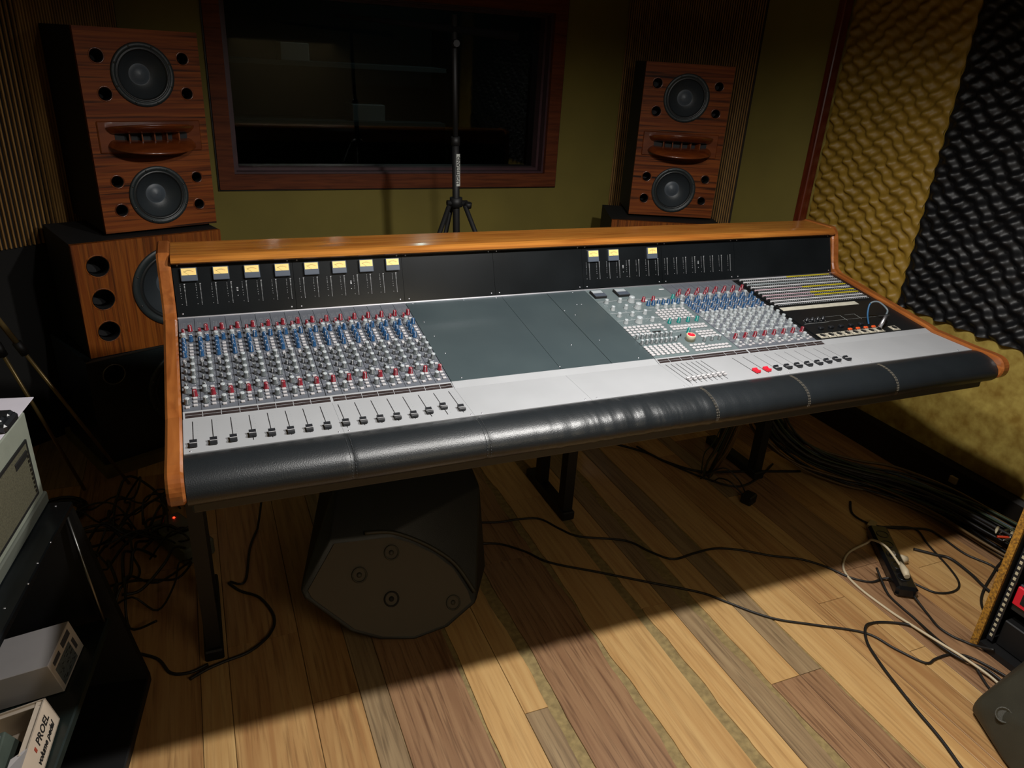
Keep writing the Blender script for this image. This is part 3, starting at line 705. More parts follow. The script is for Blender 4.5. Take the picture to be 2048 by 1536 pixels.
for q in range(4):
    mb = MB(); mb.lathe([(.0062, 0), (.006, .006), (.0045, .0065), (.0045, .012), (.0035, .013)], 12); place('knob', mb.mesh('knob', M_FCAP) if q == 0 else bpy.data.objects['pk0'].data, pb, FC @ T((1.755+.0215*q, .110, .0004)))
    if q == 0: bpy.context.scene.collection.objects[-1].name = 'pk0'
bpy.data.objects['pk0'].name = 'knob.900'
scl = MB()
for q in range(4):
    for k in range(9):
        a = math.radians(-210+k*30); scl.lathe([(.0007, 0), (.0007, .0003)], 4, M=T((1.755+.0215*q+math.cos(a)*.0088, .110-math.sin(a)*.0088, .0004)))
place('knob_scale', scl.mesh('knob_scale', M_WHITE), pb, FC, kind='stuff')
mb = MB(); mb.box(-.0145, .0145, -.013, .013, 0, .0018, 0, bev=.0006); mb.lathe([(.0105, .0018), (.0105, .0032), (.0088, .0034), (.0080, .0022), (0, .0022)], 16, mis=[0, 0, 1, 1, 1])
mb.lathe([(.0014, .002), (.0010, .0028)], 5, 1, M=T((.012, -.0105, 0)))
for a in (0, 2.1, 4.2): mb.lathe([(.0012, 0), (.0012, .0006)], 5, 1, M=T((.004*math.cos(a), .004*math.sin(a), .0022)))
XLR = mb.mesh('xlr_socket', [mat('nickel', (196, 190, 174), .4, metal=.3), M_SLOT])
for q in range(10):
    if q == 8: continue
    place('xlr_socket', XLR, pb, FC @ T((1.737+.0322*q, .0185, .0004)))
OB = MB().box(-.0065, .0065, -.004, .004, 0, .005, bev=.001).mesh('round_button', M_ORANGE); KB2 = MB().box(-.008, .008, -.006, .006, 0, .008, bev=.002).mesh('black_button', M_FCAP)
for q in range(4): place('lamp_button', OB, pb, FC @ T((1.862+.0320*q, .0372, .0004)), label='orange button')
for q in range(5): place('push_button', KB2, pb, FC @ T((1.765+.040*q, .058, .0004)))
# screws along panel seams
SM = bpy.data.meshes['screw']
for x in (.012, .29, .310, .575, .60, .855, .885, 1.128, 1.155, 1.425, 1.455, 1.72, 1.745, 2.09): place('screw', SM, con, FB @ T((x, .008, .0005)))
for x, s_ in ((.601, .30), (.605, .22), (.607, .13), (1.075, .33), (1.090, .33), (1.04, .27), (1.04, .12), (.60, .41), (.85, .41), (1.10, .41), (.61, .012), (.87, .012), (1.10, .012), (.75, .41), (1.02, .30), (.95, .11)): place('screw', SM, con, FC @ T((x, s_, .0004)))

# patch lead plugged into the console
A0 = FC @ Vector((1.954, .0532, .003)); A1 = FC @ Vector((1.966, .022, .004))
pt = thing('patch_lead', A1, 'short blue patch lead with a silver connector arching out of the console patch panel', 'cable')
lp = smooth_path([A0, A0+Vector((-.002, .012, .030)), A0+Vector((.008, .02, .060)), A0+Vector((.030, .01, .066)), A1+Vector((.034, .018, .052)), A1+Vector((.024, .008, .040))], 8)
h2 = len(lp)*2//5
place('cord', MB().tube(lp[:h2+1], .0026, 8).mesh('cord', mat('cord_blue', (34, 84, 124), .45)), pt, label='blue cord half'); place('cord', MB().tube(lp[h2:], .0028, 8).mesh('cord', mat('cord_grey', (96, 106, 112), .4)), pt, label='grey cord half')
mb = MB(); mb.tube([A1+Vector((.022, .006, .038)), A1+Vector((.010, .002, .020)), A1+Vector((.001, 0, .002))], [.0045, .0055, .0062], 10); place('connector', mb.mesh('connector', M_CHROME), pt)
#@@PART2@@
# ------------------------------------------------------------------ SPEAKERS
def driver_mesh(r, depth=.05, n=40):
    """driver facing -Y, rim plane at y=0"""
    mb = MB()
    pr = [(r, .004), (r, -.004), (r*.985, -.007), (r*.86, -.007), (r*.845, -.003), (r*.82, -.0055), (r*.77, -.0055), (r*.745, .002), (r*.52, depth*.42), (r*.34, depth*.70), (r*.32, depth*.70), (r*.22, depth*.56), (r*.11, depth*.47), (0, depth*.44)]
    mis = [0, 0, 0, 0, 1, 1, 1, 2, 2, 3, 3, 3, 3]
    mb.lathe([(a, b) for a, b in pr], n, mis=mis, cap=False, M=Matrix.Rotation(-PI/2, 4, 'X'))
    for k in range(8):
        a = 2*PI*(k+.5)/8; mb.lathe([(.0032, 0), (.003, .0025), (0, .003)], 6, 4, M=T((r*.925*math.cos(a), -.007, r*.925*math.sin(a))) @ RX(PI/2))
    return mb.mesh('driver', [M_CFR, M_SURR, M_CONE, mat('dust_cap', (70, 78, 86), .45), M_STEEL])
def cabinet(name, w, h, d, M, face_m, holes, label, cat, group=None, side_m=None, frame_e=.006):
    t = thing(name, (0, 0, 0), label, cat, M=M, group=group); side_m = side_m or M_BLACK2
    th = .016; mb = MB()
    mb.box(0, th, .018, d, 0, h); mb.box(w-th, w, .018, d, 0, h); mb.box(th, w-th, .018, d, 0, th); mb.box(th, w-th, .018, d, h-th, h); mb.box(th, w-th, d-th, d, th, h-th)
    mb.box(th, w-th, .075, .08, th, h-th)
    place('cabinet', mb.mesh('cabinet', side_m), t, M)
    V, F = plate_with_holes([(0, 0), (w, 0), (w, h), (0, h)], holes, .018); mb = MB(); mb.add(V, F)
    place('front_baffle', mb.mesh('front_baffle', face_m), t, M)
    return t
def port(t, M, x, z, r, m=None):
    mb = MB(); mb.lathe([(r+.004, .001), (r+.002, -.0018), (r-.001, -.001), (r-.0015, .055), (r-.0035, .055), (r-.003, 0)], 24, mis=[0, 0, 1, 1, 1], cap=False, M=Matrix.Rotation(-PI/2, 4, 'X'))
    place('port', mb.mesh('port', [m or M_HORN, M_SLOT]), t, M @ T((x, 0, z)))
def horn(t, M, cx, cz, w=.285):
    R = w/2
    hb = MB(); hb.box(cx-.168, cx+.168, -.006, .002, cz-.052, cz+.050, bev=.003)
    place('horn_plate', hb.mesh('horn_plate', M_HORN), t, M)
    for sgn, nm in ((1, 'upper'), (-1, 'lower')):
        mb = MB(); n = 28; rings = []
        # flared lip: a crescent plate reaching out of the baffle, rounded at its rim
        secs = [(0.0, .012), (.35, .014), (.65, .021), (.88, .033), (.97, .041), (1.0, .046), (.97, .049), (.80, .046), (.5, .040), (0, .034)]
        vs = []; dep = .105
        for (f, zz) in secs:
            for k in range(n+1):
                a = PI*k/n; x = -R*math.cos(a)*(.80+.20*f); y = -dep*f*math.sin(a); vs.append((cx+x, y-.004, cz+sgn*zz*(.62+.38*math.sin(a))))
        fs = []
        for j in range(len(secs)-1):
            for k in range(n): q = [j*(n+1)+k, j*(n+1)+k+1, (j+1)*(n+1)+k+1, (j+1)*(n+1)+k]; fs.append(q)
        mb.add(vs, fs, smooth=True)
        place('horn_lip', mb.mesh('horn_lip', M_HORN), t, M)
    mo = MB(); mo.box(cx-.118, cx+.118, -.0075, -.0055, cz-.015, cz+.015); place('horn_throat', mo.mesh('horn_throat', M_SLOT), t, M)
    for k in range(-2, 3):
        mb = MB(); a = k*.22; x = cx+k*.034
        mb.prism([(x-.002, -.006), (x+.002, -.006), (x+.003+a*.03, -.034), (x-.001+a*.03, -.034)], cz-.013, cz+.013, 'z'); place('vane', mb.mesh('vane', M_HORN), t, M)
UH = [(.058, .566, .0215, 24), (.067, .452, .0215, 24), (.327, .566, .0195, 24), (.330, .455, .0195, 24), (.062, .172, .0205, 24), (.062, .075, .0205, 24), (.330, .172, .0185, 24), (.328, .076, .0185, 24), (.192, .512, .0945, 48), (.192, .118, .0945, 48)]
DR = driver_mesh(.1005)
def upper_speaker(M, label, dp=.395):
    t = cabinet('monitor_speaker', .385, .65, dp, M, M_SPKW, UH, label, 'speaker', 'wooden horn-loaded monitor speakers')
    for x, z, r, n in UH[:8]: port(t, M, x, z, r)
    for x, z, r, n in UH[8:]: place('driver', DR, t, M @ T((x, 0, z)))
    horn(t, M, .192, .318)
    for x in (.03, .355):
        for y in (.03, .25): place('foot', MB().lathe([(.012, -.0085), (.012, 0)], 12).mesh('foot', M_BLACK), t, M @ T((x, y, 0)))
    return t
ML = T((-.2225, 1.527, .872)) @ RZ(math.radians(20.1)); MR = T((1.924, 1.626, .872)) @ RZ(math.radians(-22.5))
upper_speaker(ML, 'tall wooden monitor speaker with two cones and a horn, at left'); upper_speaker(MR, 'wooden monitor speaker with two cones and a horn, right of the window', .32)
SH = [(.072, .322, .037, 30), (.072, .205, .037, 30), (.072, .088, .037, 30), (.318, .215, .143, 56)]
DRB = driver_mesh(.150, .08, 56)
def sub(M, label):
    t = cabinet('wooden_bass_cabinet', .50, .402, .36, M, M_SPKV, SH, label, 'speaker', 'wooden bass cabinets under the monitors')
    for x, z, r, n in SH[:3]: port(t, M, x, z, r, M_SPKV)
    place('driver', DRB, t, M @ T((.318, 0, .215)))
    return t
sub(T((-.324, 1.421, .459)) @ RZ(math.radians(19.7)), 'wooden bass cabinet with three round ports behind the console left end')
sub(T((1.80, 1.56, .459)) @ RZ(math.radians(-22)), 'wooden bass cabinet just showing above the console top rail, right')
BH = [(.085, .345, .036, 30), (.345, .225, .150, 56)]
M_BVIN = mat('black_gloss_vinyl', (24, 30, 31), .3, var=.2, vscale=8, bump=.2, bscale=150)
def base(M, label, dx=0):
    t = cabinet('black_bass_cabinet', .56, .415, .36, M, M_BVIN, BH, label, 'speaker', 'black bass cabinets on the floor', M_BVIN)
    port(t, M, .085, .345, .036, M_STEEL); place('driver', driver_mesh(.157, .08, 56), t, M @ T((.345, 0, .225)))
    place('edge_strip', MB().box(0, .56, -.004, .004, .409, .4145).mesh('edge_strip', M_STEEL), t, M); return t
base(T((-.341, 1.399, .042)) @ RZ(math.radians(24)), 'black bass cabinet at the bottom of the left speaker stack')
base(T((1.79, 1.555, .042)) @ RZ(math.radians(-24)), 'black bass cabinet at the bottom of the right speaker stack')
def plinth(M, label):
    o = place('speaker_plinth', MB().box(-.01, .60, -.03, .40, 0, .0415).mesh('speaker_plinth', mat('plinth_olive', (104, 92, 52), .7, var=.2, vscale=10)), None, M); tagt(o, label, 'plinth', 'low plinths under the speaker stacks')
plinth(T((-.341, 1.399, 0)) @ RZ(math.radians(24)), 'low olive plinth under the left speaker stack'); plinth(T((1.77, 1.555, 0)) @ RZ(math.radians(-24)), 'low olive plinth under the right speaker stack')

# ------------------------------------------------------------------ lighting stand behind the console
ls = thing('light_stand', (.985, 1.35, 0), 'black tripod light stand with a crossbar standing before the window', 'stand')
LP = Vector((.985, 1.35, .995)); TOPP = Vector((.962, 1.35, 1.60))
dirp = (TOPP-LP).normalized(); base0 = LP-dirp*.80
def lsp(name, mb, m, label=None): return place(name, mb.mesh(name, m), ls, None, label=label)
lsp('lower_tube', MB().tube([base0, LP, LP+dirp*.22], .0135, 14), M_BLACK)
lsp('upper_tube', MB().tube([LP+dirp*.20, TOPP+dirp*.03], .0095, 12), M_BLACK)
lsp('clamp', MB().tube([LP+dirp*.205, LP+dirp*.235], .018, 12).box(.02, .04, 1.335, 1.345, 1.2, 1.21, M=T((LP.x, 0, 0))) if False else MB().tube([LP+dirp*.205, LP+dirp*.235], .0165, 12), M_BLACK)
lsp('collar', MB().tube([LP-dirp*.018, LP+dirp*.016], .024, 14).tube([LP+Vector((-.036, 0, -.004)), LP+Vector((.044, 0, -.006))], .011, 8), M_BLACK)
lsp('knob', MB().lathe([(.014, 0), (.014, .018), (.010, .02)], 8, M=T(LP+Vector((.045, -.01, -.02))) @ RX(.3)), M_BLACK)
for a in (-22, 98, 202):
    ra = math.radians(a); dx, dy = math.cos(ra), math.sin(ra); p0 = LP+Vector((dx*.034, dy*.034, -.012)); p1 = Vector((LP.x+dx*.46, LP.y+dy*.40, .012))
    lsp('leg', MB().tube([p0, p1], .0095, 8), M_BLACK); mid = p0.lerp(p1, .45)
    lsp('brace', MB().tube([base0.lerp(LP, .25), mid], .005, 6), M_STEEL)
    lsp('foot', MB().tube([p1+Vector((0, 0, .02)), p1], .013, 8), M_BLACK)
bl, br = Vector((.56, 1.35, 1.600)), Vector((1.20, 1.35, 1.575))
lsp('crossbar', MB().tube([bl, bl.lerp(br, .35), br], [.005, .010, .016], 10), mat('matt_black', (10, 10, 10), .95, spec=.1))
lsp('knob', MB().lathe([(.012, -.012), (.014, 0), (.012, .012)], 8, M=T(TOPP+Vector((0, -.02, -.06))) @ RX(1.57)), M_BLACK)
lab = LP+dirp*.118
MLb = T(lab+Vector((.004, -.0142, 0))) @ RX(PI/2)
stk = MB()
for k in range(6):
    a0, a1 = -PI/2-.55+k*.22, -PI/2-.55+(k+1)*.22; r = .0142
    stk.add([(LP.x+math.cos(a0)*r+.0012, 1.35+math.sin(a0)*r, lab.z-.058), (LP.x+math.cos(a1)*r+.0012, 1.35+math.sin(a1)*r, lab.z-.058), (LP.x+math.cos(a1)*r-.0028, 1.35+math.sin(a1)*r, lab.z+.058), (LP.x+math.cos(a0)*r-.0028, 1.35+math.sin(a0)*r, lab.z+.058)], [(0, 1, 2, 3)])
stp = lsp('sticker', stk, mat('sticker_white', (170, 172, 166), .6), 'white sticker with dark upright lettering')
place('lettering', text_mesh('LIGHTSTAND', .0165, M_SLOT, bold=.0003, extr=.0002), stp, T((LP.x+.0002, 1.35-.0150, lab.z)) @ RX(PI/2) @ RZ(PI/2))

# ------------------------------------------------------------------ moulded plastic speakers on the floor
def hull(name, pts, m, bev=.012, seg=3, sm=True):
    bm = bmesh.new()
    for p in pts: bm.verts.new(p)
    bmesh.ops.convex_hull(bm, input=bm.verts)
    for v in [v for v in bm.verts if not v.link_faces]: bm.verts.remove(v)
    bmesh.ops.dissolve_limit(bm, angle_limit=math.radians(6), verts=bm.verts, edges=bm.edges)
    if bev: bmesh.ops.bevel(bm, geom=list(bm.edges), offset=bev, segments=seg, affect='EDGES', profile=.6, clamp_overlap=True)
    me = bpy.data.meshes.new(name); bm.to_mesh(me); bm.free(); me.materials.append(m)
    for p in me.polygons: p.use_smooth = sm
    return me
plate = [(.219, .313, .172), (.227, .300, .153), (.336, .239, .057), (.414, .220, .022), (.508, .21, .003), (.607, .221, .008), (.704, .253, .045), (.698, .274, .075), (.663, .316, .138), (.611, .345, .184), (.547, .369, .223), (.482, .384, .251), (.311, .384, .266)]
back = [(.385, .56, .40), (.745, .58, .385), (.40, .80, .40), (.80, .80, .38), (.785, .47, .30), (.772, .36, .08), (.79, .48, .012), (.30, .48, .012), (.82, .80, .012), (.33, .80, .012), (.42, .30, .006), (.66, .30, .006)]
pw = thing('plastic_stage_speaker', (.52, .5, 0), 'black moulded plastic speaker lying under the console, its underside with feet recesses showing', 'speaker')
place('body', hull('body', plate+back, mat('case_black', (32, 34, 32), .42, var=.1, bump=.3, bscale=500), .014), pw, None)
pn = Vector((0.05, -math.cos(math.radians(35)), math.sin(math.radians(35)))).normalized()
def on_plate(c, r, name, m1, m2):
    q = pn.to_track_quat('Z', 'Y').to_matrix().to_4x4(); mb = MB(); mb.lathe([(r, -.003), (r, .003), (r*.82, .0035), (r*.74, -.004), (r*.4, -.004), (r*.3, .002), (0, .002)], 20, mis=[0, 0, 0, 1, 1, 0, 0][:6])
    place(name, mb.mesh(name, [m1, m2]), pw, T(Vector(c)+pn*.005) @ q)
for c in ((.477, .353, .207), (.379, .324, .175), (.634, .260, .06)): on_plate(c, .022, 'foot_recess', M_PLAST, M_SLOT)
on_plate((.458, .280, .105), .022, 'pole_socket', M_SLOT, M_SLOT)
rim = [(.704, .268, .070), (.663, .318, .138), (.611, .347, .184), (.547, .371, .223), (.482, .386, .251), (.41, .388, .262)]
pc = sum((Vector(p) for p in plate), Vector())/len(plate)
pp_ = [pc.lerp(Vector(p), .93)+pn*.0015 for p in plate]; pq = [p+pn*.003 for p in pp_]; npz = len(plate)
mb = MB(); mb.add(pp_+pq, [list(range(npz, 2*npz))]+[(k, (k+1) % npz, npz+(k+1) % npz, npz+k) for k in range(npz)])
place('base_plate', mb.mesh('base_plate', mat('plate_bounce_lit', (74, 64, 46), .6, bump=.3, bscale=400)), pw, None)  # same plastic as the body, coloured lighter to paint in bounced light
place('rim_rib', MB().tube(smooth_path([Vector(p)+Vector((0, -.002, .004)) for p in rim]), .006, 8).mesh('rim_rib', M_PLAST), pw, None)

ps = thing('plastic_speaker_case', (1.9, -.75, 0), 'black moulded plastic speaker at the bottom right corner beside the rack', 'speaker')
place('body', hull('body', [(1.812, -.520, .01), (1.806, -.522, .05), (1.745, -.665, .006), (1.70, -.80, .006), (2.035, -.80, .006), (2.035, -.50, .006), (2.03, -.495, .10), (1.86, -.60, .16), (2.02, -.58, .30), (2.02, -.85, .36), (1.76, -.85, .20), (1.72, -.90, .01)], M_PLAST, .012), ps, None)
for c in ((1.795, -.60, .085), (1.79, -.72, .11)):
    mb = MB(); mb.lathe([(.020, -.002), (.020, .004), (.016, .004), (.013, -.003), (0, -.003)], 16, mis=[0, 0, 0, 1]); place('foot_recess', mb.mesh('foot_recess', [M_PLAST, M_SLOT]), ps, T(c) @ RY(-.9) @ RX(.2))

# ------------------------------------------------------------------ equipment rack at the right
rk_ = thing('equipment_rack', (2.3, -.6, 0), 'black equipment rack with raw particle board edges at the right edge', 'rack')
def rp(n, mb, m, label=None, M=None): return place(n, mb.mesh(n, m), rk_, M, label=label)
for y in (-.352, -.90): 
    rp('side_board', MB().box(2.066, 2.50, y, y+.020, 0, .62), M_BLACK); rp('board_edge', MB().box(2.058, 2.066, y, y+.020, 0, .62), M_CHIP, 'raw particle board edge')
rp('bottom_board', MB().box(2.066, 2.50, -.88, -.352, .0, .02), M_BLACK); rp('top_board', MB().box(2.058, 2.50, -.90, -.332, .62, .64), M_BLACK); rp('back_board', MB().box(2.48, 2.50, -.88, -.352, .02, .62), M_BLACK)
rl = MB(); rl.box(2.085, 2.088, -.374, -.356, .03, .61); rlo = rp('rack_rail', rl, M_FCAP); hm = MB()
for k in range(30): hm.box(2.0838, 2.0852, -.369, -.361, .045+.0185*k, .054+.0185*k)
place('rail_holes', hm.mesh('rail_holes', M_CREAM), rlo, None, kind='stuff')
rd = thing('rack_unit', (2.11, -.5, .16), 'black rack unit with a red front corner in the right-hand rack', 'rack unit')
place('housing', MB().box(2.10, 2.46, -.85, -.376, .15, .24, bev=.003).mesh('housing', M_FCAP), rd, None)
place('front_corner', MB().box(2.092, 2.104, -.470, -.378, .175, .235, bev=.002).mesh('front_corner', M_RED), rd, None); place('front_inset', MB().box(2.090, 2.094, -.470, -.398, .188, .222, bev=.001).mesh('front_inset', M_SLOT), rd, None)
rd2 = thing('rack_unit', (2.11, -.5, .021), 'black slanted rack unit at the bottom of the right-hand rack', 'rack unit')
place('housing', MB().box(2.10, 2.46, -.85, -.376, .022, .11, bev=.003).mesh('housing', M_BLACK), rd2, None)

# ------------------------------------------------------------------ cart with the amplifier and boxes at the left
CM = T((-.272, .402, 0)) @ RZ(-.155)
ct = thing('equipment_cart', (0, 0, 0), 'black metal equipment cart at the left edge carrying the amplifier', 'cart', M=CM)
def cp(n, mb, m=None, label=None): return place(n, mb.mesh(n, m or M_CARTM), ct, CM, label=label)
cp('top_shelf', MB().box(-.62, 0, -.85, 0, .482, .50, bev=.003)); place('lower_shelf', MB().box(-.62, 0, -.80, 0, -.018, 0, bev=.003).mesh('lower_shelf', mat('shelf_green_black', (28, 38, 36), .4, var=.2)), ct, CM @ T((.06, -.10, .2295)) @ RY(-.25))
cp('base_shelf', MB().box(-.62, .122, -.95, -.087, .0, .03, bev=.003), M_BLACK)
mb = MB(); mb.add([(-.62, 0, .48), (0, 0, .48), (.122, -.092, .028), (-.62, -.092, .028), (-.62, -.02, .48), (0, -.02, .48), (.122, -.112, .028), (-.62, -.112, .028)], [(0, 1, 2, 3), (7, 6, 5, 4), (0, 4, 5, 1), (1, 5, 6, 2), (2, 6, 7, 3), (3, 7, 4, 0)]); cp('end_panel', mb, M_BLACK)
cp('rear_panel', MB().box(-.62, -.60, -.95, -.10, .03, .482), M_BLACK)
cp('leg', MB().box(-.03, .0, -.84, -.81, .03, .482), M_BLACK)
cp('strut', MB().tube([(-.006, -.035, .478), (.055, -.12, .215)], .0045, 8), M_STEEL)
for (x, y, z) in ((-.03, -.02, .5), (-.002, -.16, .497), (-.004, -.235, .499), (-.06, -.33, .5), (-.02, -.37, .499), (-.002, -.30, .498)):
    cp('screw', MB().lathe([(.0028, 0), (.0026, .0012), (.001, .002)], 8, M=T((x, y, z))), M_CHROME)
AM = CM @ T((-.054, .004, .5))
am = thing('amplifier', (0, 0, 0), 'grey amplifier box with a framed grille, standing on the cart', 'amplifier', M=AM)
def ap(n, mb, m, label=None): return place(n, mb.mesh(n, m), am, AM, label=label)
ap('housing', MB().box(-.44, -.002, -.55, 0, .002, .240, bev=.005), M_AMP); ap('shaded_gap', MB().box(-.43, -.006, -.54, -.004, .240, .262), M_SLOT); ap('base_strip', MB().box(-.44, .004, -.55, .002, 0.0005, .030, bev=.003), mat('amp_dark_grey', (88, 92, 84), .6))  # dark block paints in the shaded gap under the overhanging sheet
fr = MB()
for y0, y1, z0, z1 in ((-.040, -.034, .045, .185), (-.55, -.040, .045, .051), (-.55, -.040, .179, .185)): fr.box(-.002, .0015, y0, y1, z0, z1)
ap('grille_frame', fr, M_SLOT); ap('grille', MB().box(-.002, .0006, -.55, -.040, .051, .179), M_GRILL)
bd = MB(); bd.box(0, .003, -.115, -.048, .150, .166, bev=.001); ap('badge', bd, M_SLOT, 'dark script badge')
cr = MB()
for k in range(10): cr.box(0, .0012, -.048-.002*(k % 2), -.042, .055+.011*k, .062+.011*k)
ap('grille_staples', cr, M_STEEL)
pp = place('paper_sheet', MB().box(-.43, .016, -.54, .014, 0, .0018).mesh('paper_sheet', M_PAPER), None, AM @ T((0, 0, .2625))); tagt(pp, 'large white sheet lying on top of the grey amplifier', 'paper')
gd = thing('cable_plug', (0, 0, 0), 'black cluster of small plugs lying on the white sheet', 'plug', M=AM @ T((.008, -.130, .2648)))
GM = WM[gd]
gb = MB(); gb.box(-.020, .016, -.034, .034, 0, .020, bev=.005); gb.box(-.026, .006, -.026, -.004, .016, .028, bev=.004); gb.box(-.026, .010, .004, .030, .014, .026, bev=.004); place('plug_body', gb.mesh('plug_body', M_FCAP), gd, GM)
for y in (-.018, .012): place('tip', MB().tube([(-.02, y, .010), (-.052, y-.006, .004)], .003, 7).mesh('tip', M_STEEL if y < 0 else mat('copper', (150, 90, 70), .4)), gd, GM)
# closed white box
BM = T((-.276, .218, .2215)) @ RZ(-.18) @ RY(-.25)
wb = thing('white_box', (0, 0, 0), 'closed white cardboard box with a printed end on the lower cart shelf', 'box', M=BM)
place('carton', MB().box(-.17, 0, -.135, 0, 0, .078, bev=.0012).mesh('carton', M_CARDW), wb, BM)
place('end_label', MB().box(0, .0006, -.122, -.038, .006, .052).mesh('end_label', mat('label_blue_grey', (96, 108, 118), .6, var=.25, vscale=120)), wb, BM, label='blue-grey printed label')
pr_ = MB()
for a in ((-.118, -.082, .058, .068), (-.066, -.020, .058, .072), (-.030, -.018, .020, .046)): pr_.box(.0001, .0007, a[0], a[1], a[2], a[3])
place('printing', pr_.mesh('printing', mat('print_grey', (70, 74, 86), .6)), wb, BM)
pr_ = MB(); rnd = random.Random(4)
for _ in range(26):
    y, z = rnd.uniform(-.118, -.045), rnd.uniform(.01, .048); pr_.box(.0006, .0010, y, y+rnd.uniform(.002, .012), z, z+.0014)
place('small_print', pr_.mesh('small_print', M_SLOT), wb, BM)
# open carton with a pedal in it
OM = T((-.2985, .003, .2285)) @ RZ(-.10) @ RY(-.25)
oc = thing('open_carton', (0, 0, 0), 'open white carton printed PROEL volume pedal on the lower cart shelf', 'box', M=OM)
ob = MB(); ob.box(-.13, 0, -.30, 0, 0, .003); ob.box(-.003, 0, -.30, 0, 0, .064); ob.box(-.13, -.127, -.30, 0, 0, .064); ob.box(-.13, 0, -.003, 0, 0, .064); ob.box(-.13, 0, -.30, -.297, 0, .064)
place('carton', ob.mesh('carton', M_CARD), oc, OM)
place('flap', MB().box(0, .016, -.13, -.002, -.0012, 0).mesh('flap', M_CARD), oc, OM @ T((-.016, 0, .063)) @ RY(.25)); place('flap', MB().box(-.12, 0, 0, .012, -.0012, 0).mesh('flap', M_CARD), oc, OM @ T((-.004, -.014, .062)) @ RX(-.2))
place('torn_flap', MB().add([(-.03, -.13, .061), (0, -.12, .0645), (.001, -.18, .065), (-.010, -.20, .062), (-.016, -.17, .058), (-.026, -.19, .054), (-.034, -.15, .056)], [(0, 1, 2, 3, 4, 5, 6)]).mesh('torn_flap', M_CARDW), oc, OM)
place('lettering', text_mesh('PROEL', .024, M_SLOT, bold=.0004), oc, OM @ T((.0004, -.060, .042)) @ RZ(PI/2) @ RX(PI/2))
place('lettering', text_mesh('volume pedal', .0185, M_SLOT, bold=.0005, font_shear=.2), oc, OM @ T((.0004, -.074, .019)) @ RZ(PI/2) @ RX(PI/2))
place('red_mark', MB().box(0, .0008, -.112, -.105, .037, .047).mesh('red_mark', mat('print_red', (150, 60, 40), .7)), oc, OM)
pd = thing('volume_pedal', (0, 0, 0), 'dark grey-green pedal lying inside the open carton', 'pedal', M=OM @ T((-.085, -.10, .004)))
PM = WM[pd]
place('housing', hull('housing', [(-.036, -.07, 0), (.036, -.07, 0), (.036, .055, 0), (-.036, .055, 0), (-.030, -.055, .062), (.032, -.06, .058), (.030, .04, .066), (-.026, .04, .066)], mat('pedal_green', (74, 84, 76), .45, var=.2), .004), pd, PM)
place('tread', MB().box(-.026, .026, -.05,   .038, .060, .0665, bev=.003, M=RX(.09)).mesh('tread', mat('pedal_tread', (62, 70, 68), .6, bump=.5, bscale=400)), pd, PM)

# ------------------------------------------------------------------ tripod at the far left
tr = thing('tripod', (-.60, 1.2, 0), 'folded tripod with pale tubular legs standing by the left wall', 'tripod')
apex = Vector((-.633, 1.22, .95)); M_TUBE = mat('brass_tube', (126, 108, 70), .35, metal=.6)
for e in ((-.262, 1.30, .008), (-.405, 1.30, .008), (-.69, 1.05, .008)):
    e = Vector(e); place('leg', MB().tube([apex, apex.lerp(e, .40)], .009, 9).tube([apex.lerp(e, .38), e], .0062, 8).mesh('leg', M_TUBE), tr, None)
    place('leg_clamp', MB().tube([apex.lerp(e, .37), apex.lerp(e, .415)], .0135, 9).mesh('leg_clamp', M_BLACK), tr, None)
place('head', MB().tube([apex+Vector((0, 0, -.03)), apex+Vector((0, 0, .05))], .022, 12).mesh('head', M_BLACK), tr, None)
dz = thing('stand_base', (-.47, 1.17, 0), 'dark base of a stand, shaped as a coil, on the floor between the cart and the left bass cabinet', 'coil')  # base of a stand, drawn as a coil of black rings
mb = MB()
for k in range(5): mb.tube([Vector((-.47+(.06+.006*k)*math.cos(a*PI/8), 1.17+(.06+.006*k)*math.sin(a*PI/8), .006+.009*(k % 3))) for a in range(17)], .005, 6)
place('coil', mb.mesh('coil', M_RUB), dz, None)

# ------------------------------------------------------------------ cables
def cable(pts, r, label, m=None, group=None, z=None, sub=6, name='cable', cat='cable'):
    P3 = [(p[0], p[1], (p[2] if len(p) > 2 else r+.0005)) for p in pts]
    c = Vector(P3[0]); path = [p-c for p in smooth_path(P3, sub)]
    for p in path: p.z = max(p.z, r+.0003-c.z)
    o = place(name, MB().tube(path, r, 7).mesh(name, m or M_RUB), None, T(c)); tagt(o, label, cat, group); return o
cable([(.80, .70), (.872, .683), (.946, .663), (1.021, .658), (1.09, .636), (1.132, .559), (1.179, .497), (1.319, .427), (1.369, .346), (1.421, .286), (1.514, .29), (1.597, .289), (1.676, .254), (1.757, .195), (1.844, .146), (1.898, .086), (1.936, .014), (1.983, -.026), (2.03, -.03, .008), (2.055, -.045, .018)], .0038, 'black cable snaking across the floor from the plastic speaker to the power strip')
cable([(.79, .56), (.829, .567), (.898, .544), (.963, .48), (1.018, .4), (1.152, .302), (1.281, .207), (1.408, .114), (1.458, .053), (1.515, -.021), (1.568, -.071), (1.656, -.124), (1.777, -.201), (1.811, -.281), (1.849, -.351), (1.891, -.35), (1.95, -.352), (1.997, -.381), (2.022, -.471, .010), (2.022, -.507, .006)], .0038, 'black cable crossing the light edge on the floor towards the bottom right')
cable([(1.56, -.95), (1.600, -.75), (1.637, -.63), (1.661, -.554), (1.68, -.462), (1.7, -.38), (1.72, -.31), (1.748, -.238), (1.789, -.188, .010), (1.834, -.176), (1.889, -.193), (1.935, -.226, .008), (1.942, -.273, .012), (1.941, -.326, .014), (1.954, -.382, .014), (1.99, -.44, .012), (1.995, -.507, .006)], .0042, 'black cable making a wide loop on the bright floor at bottom right')
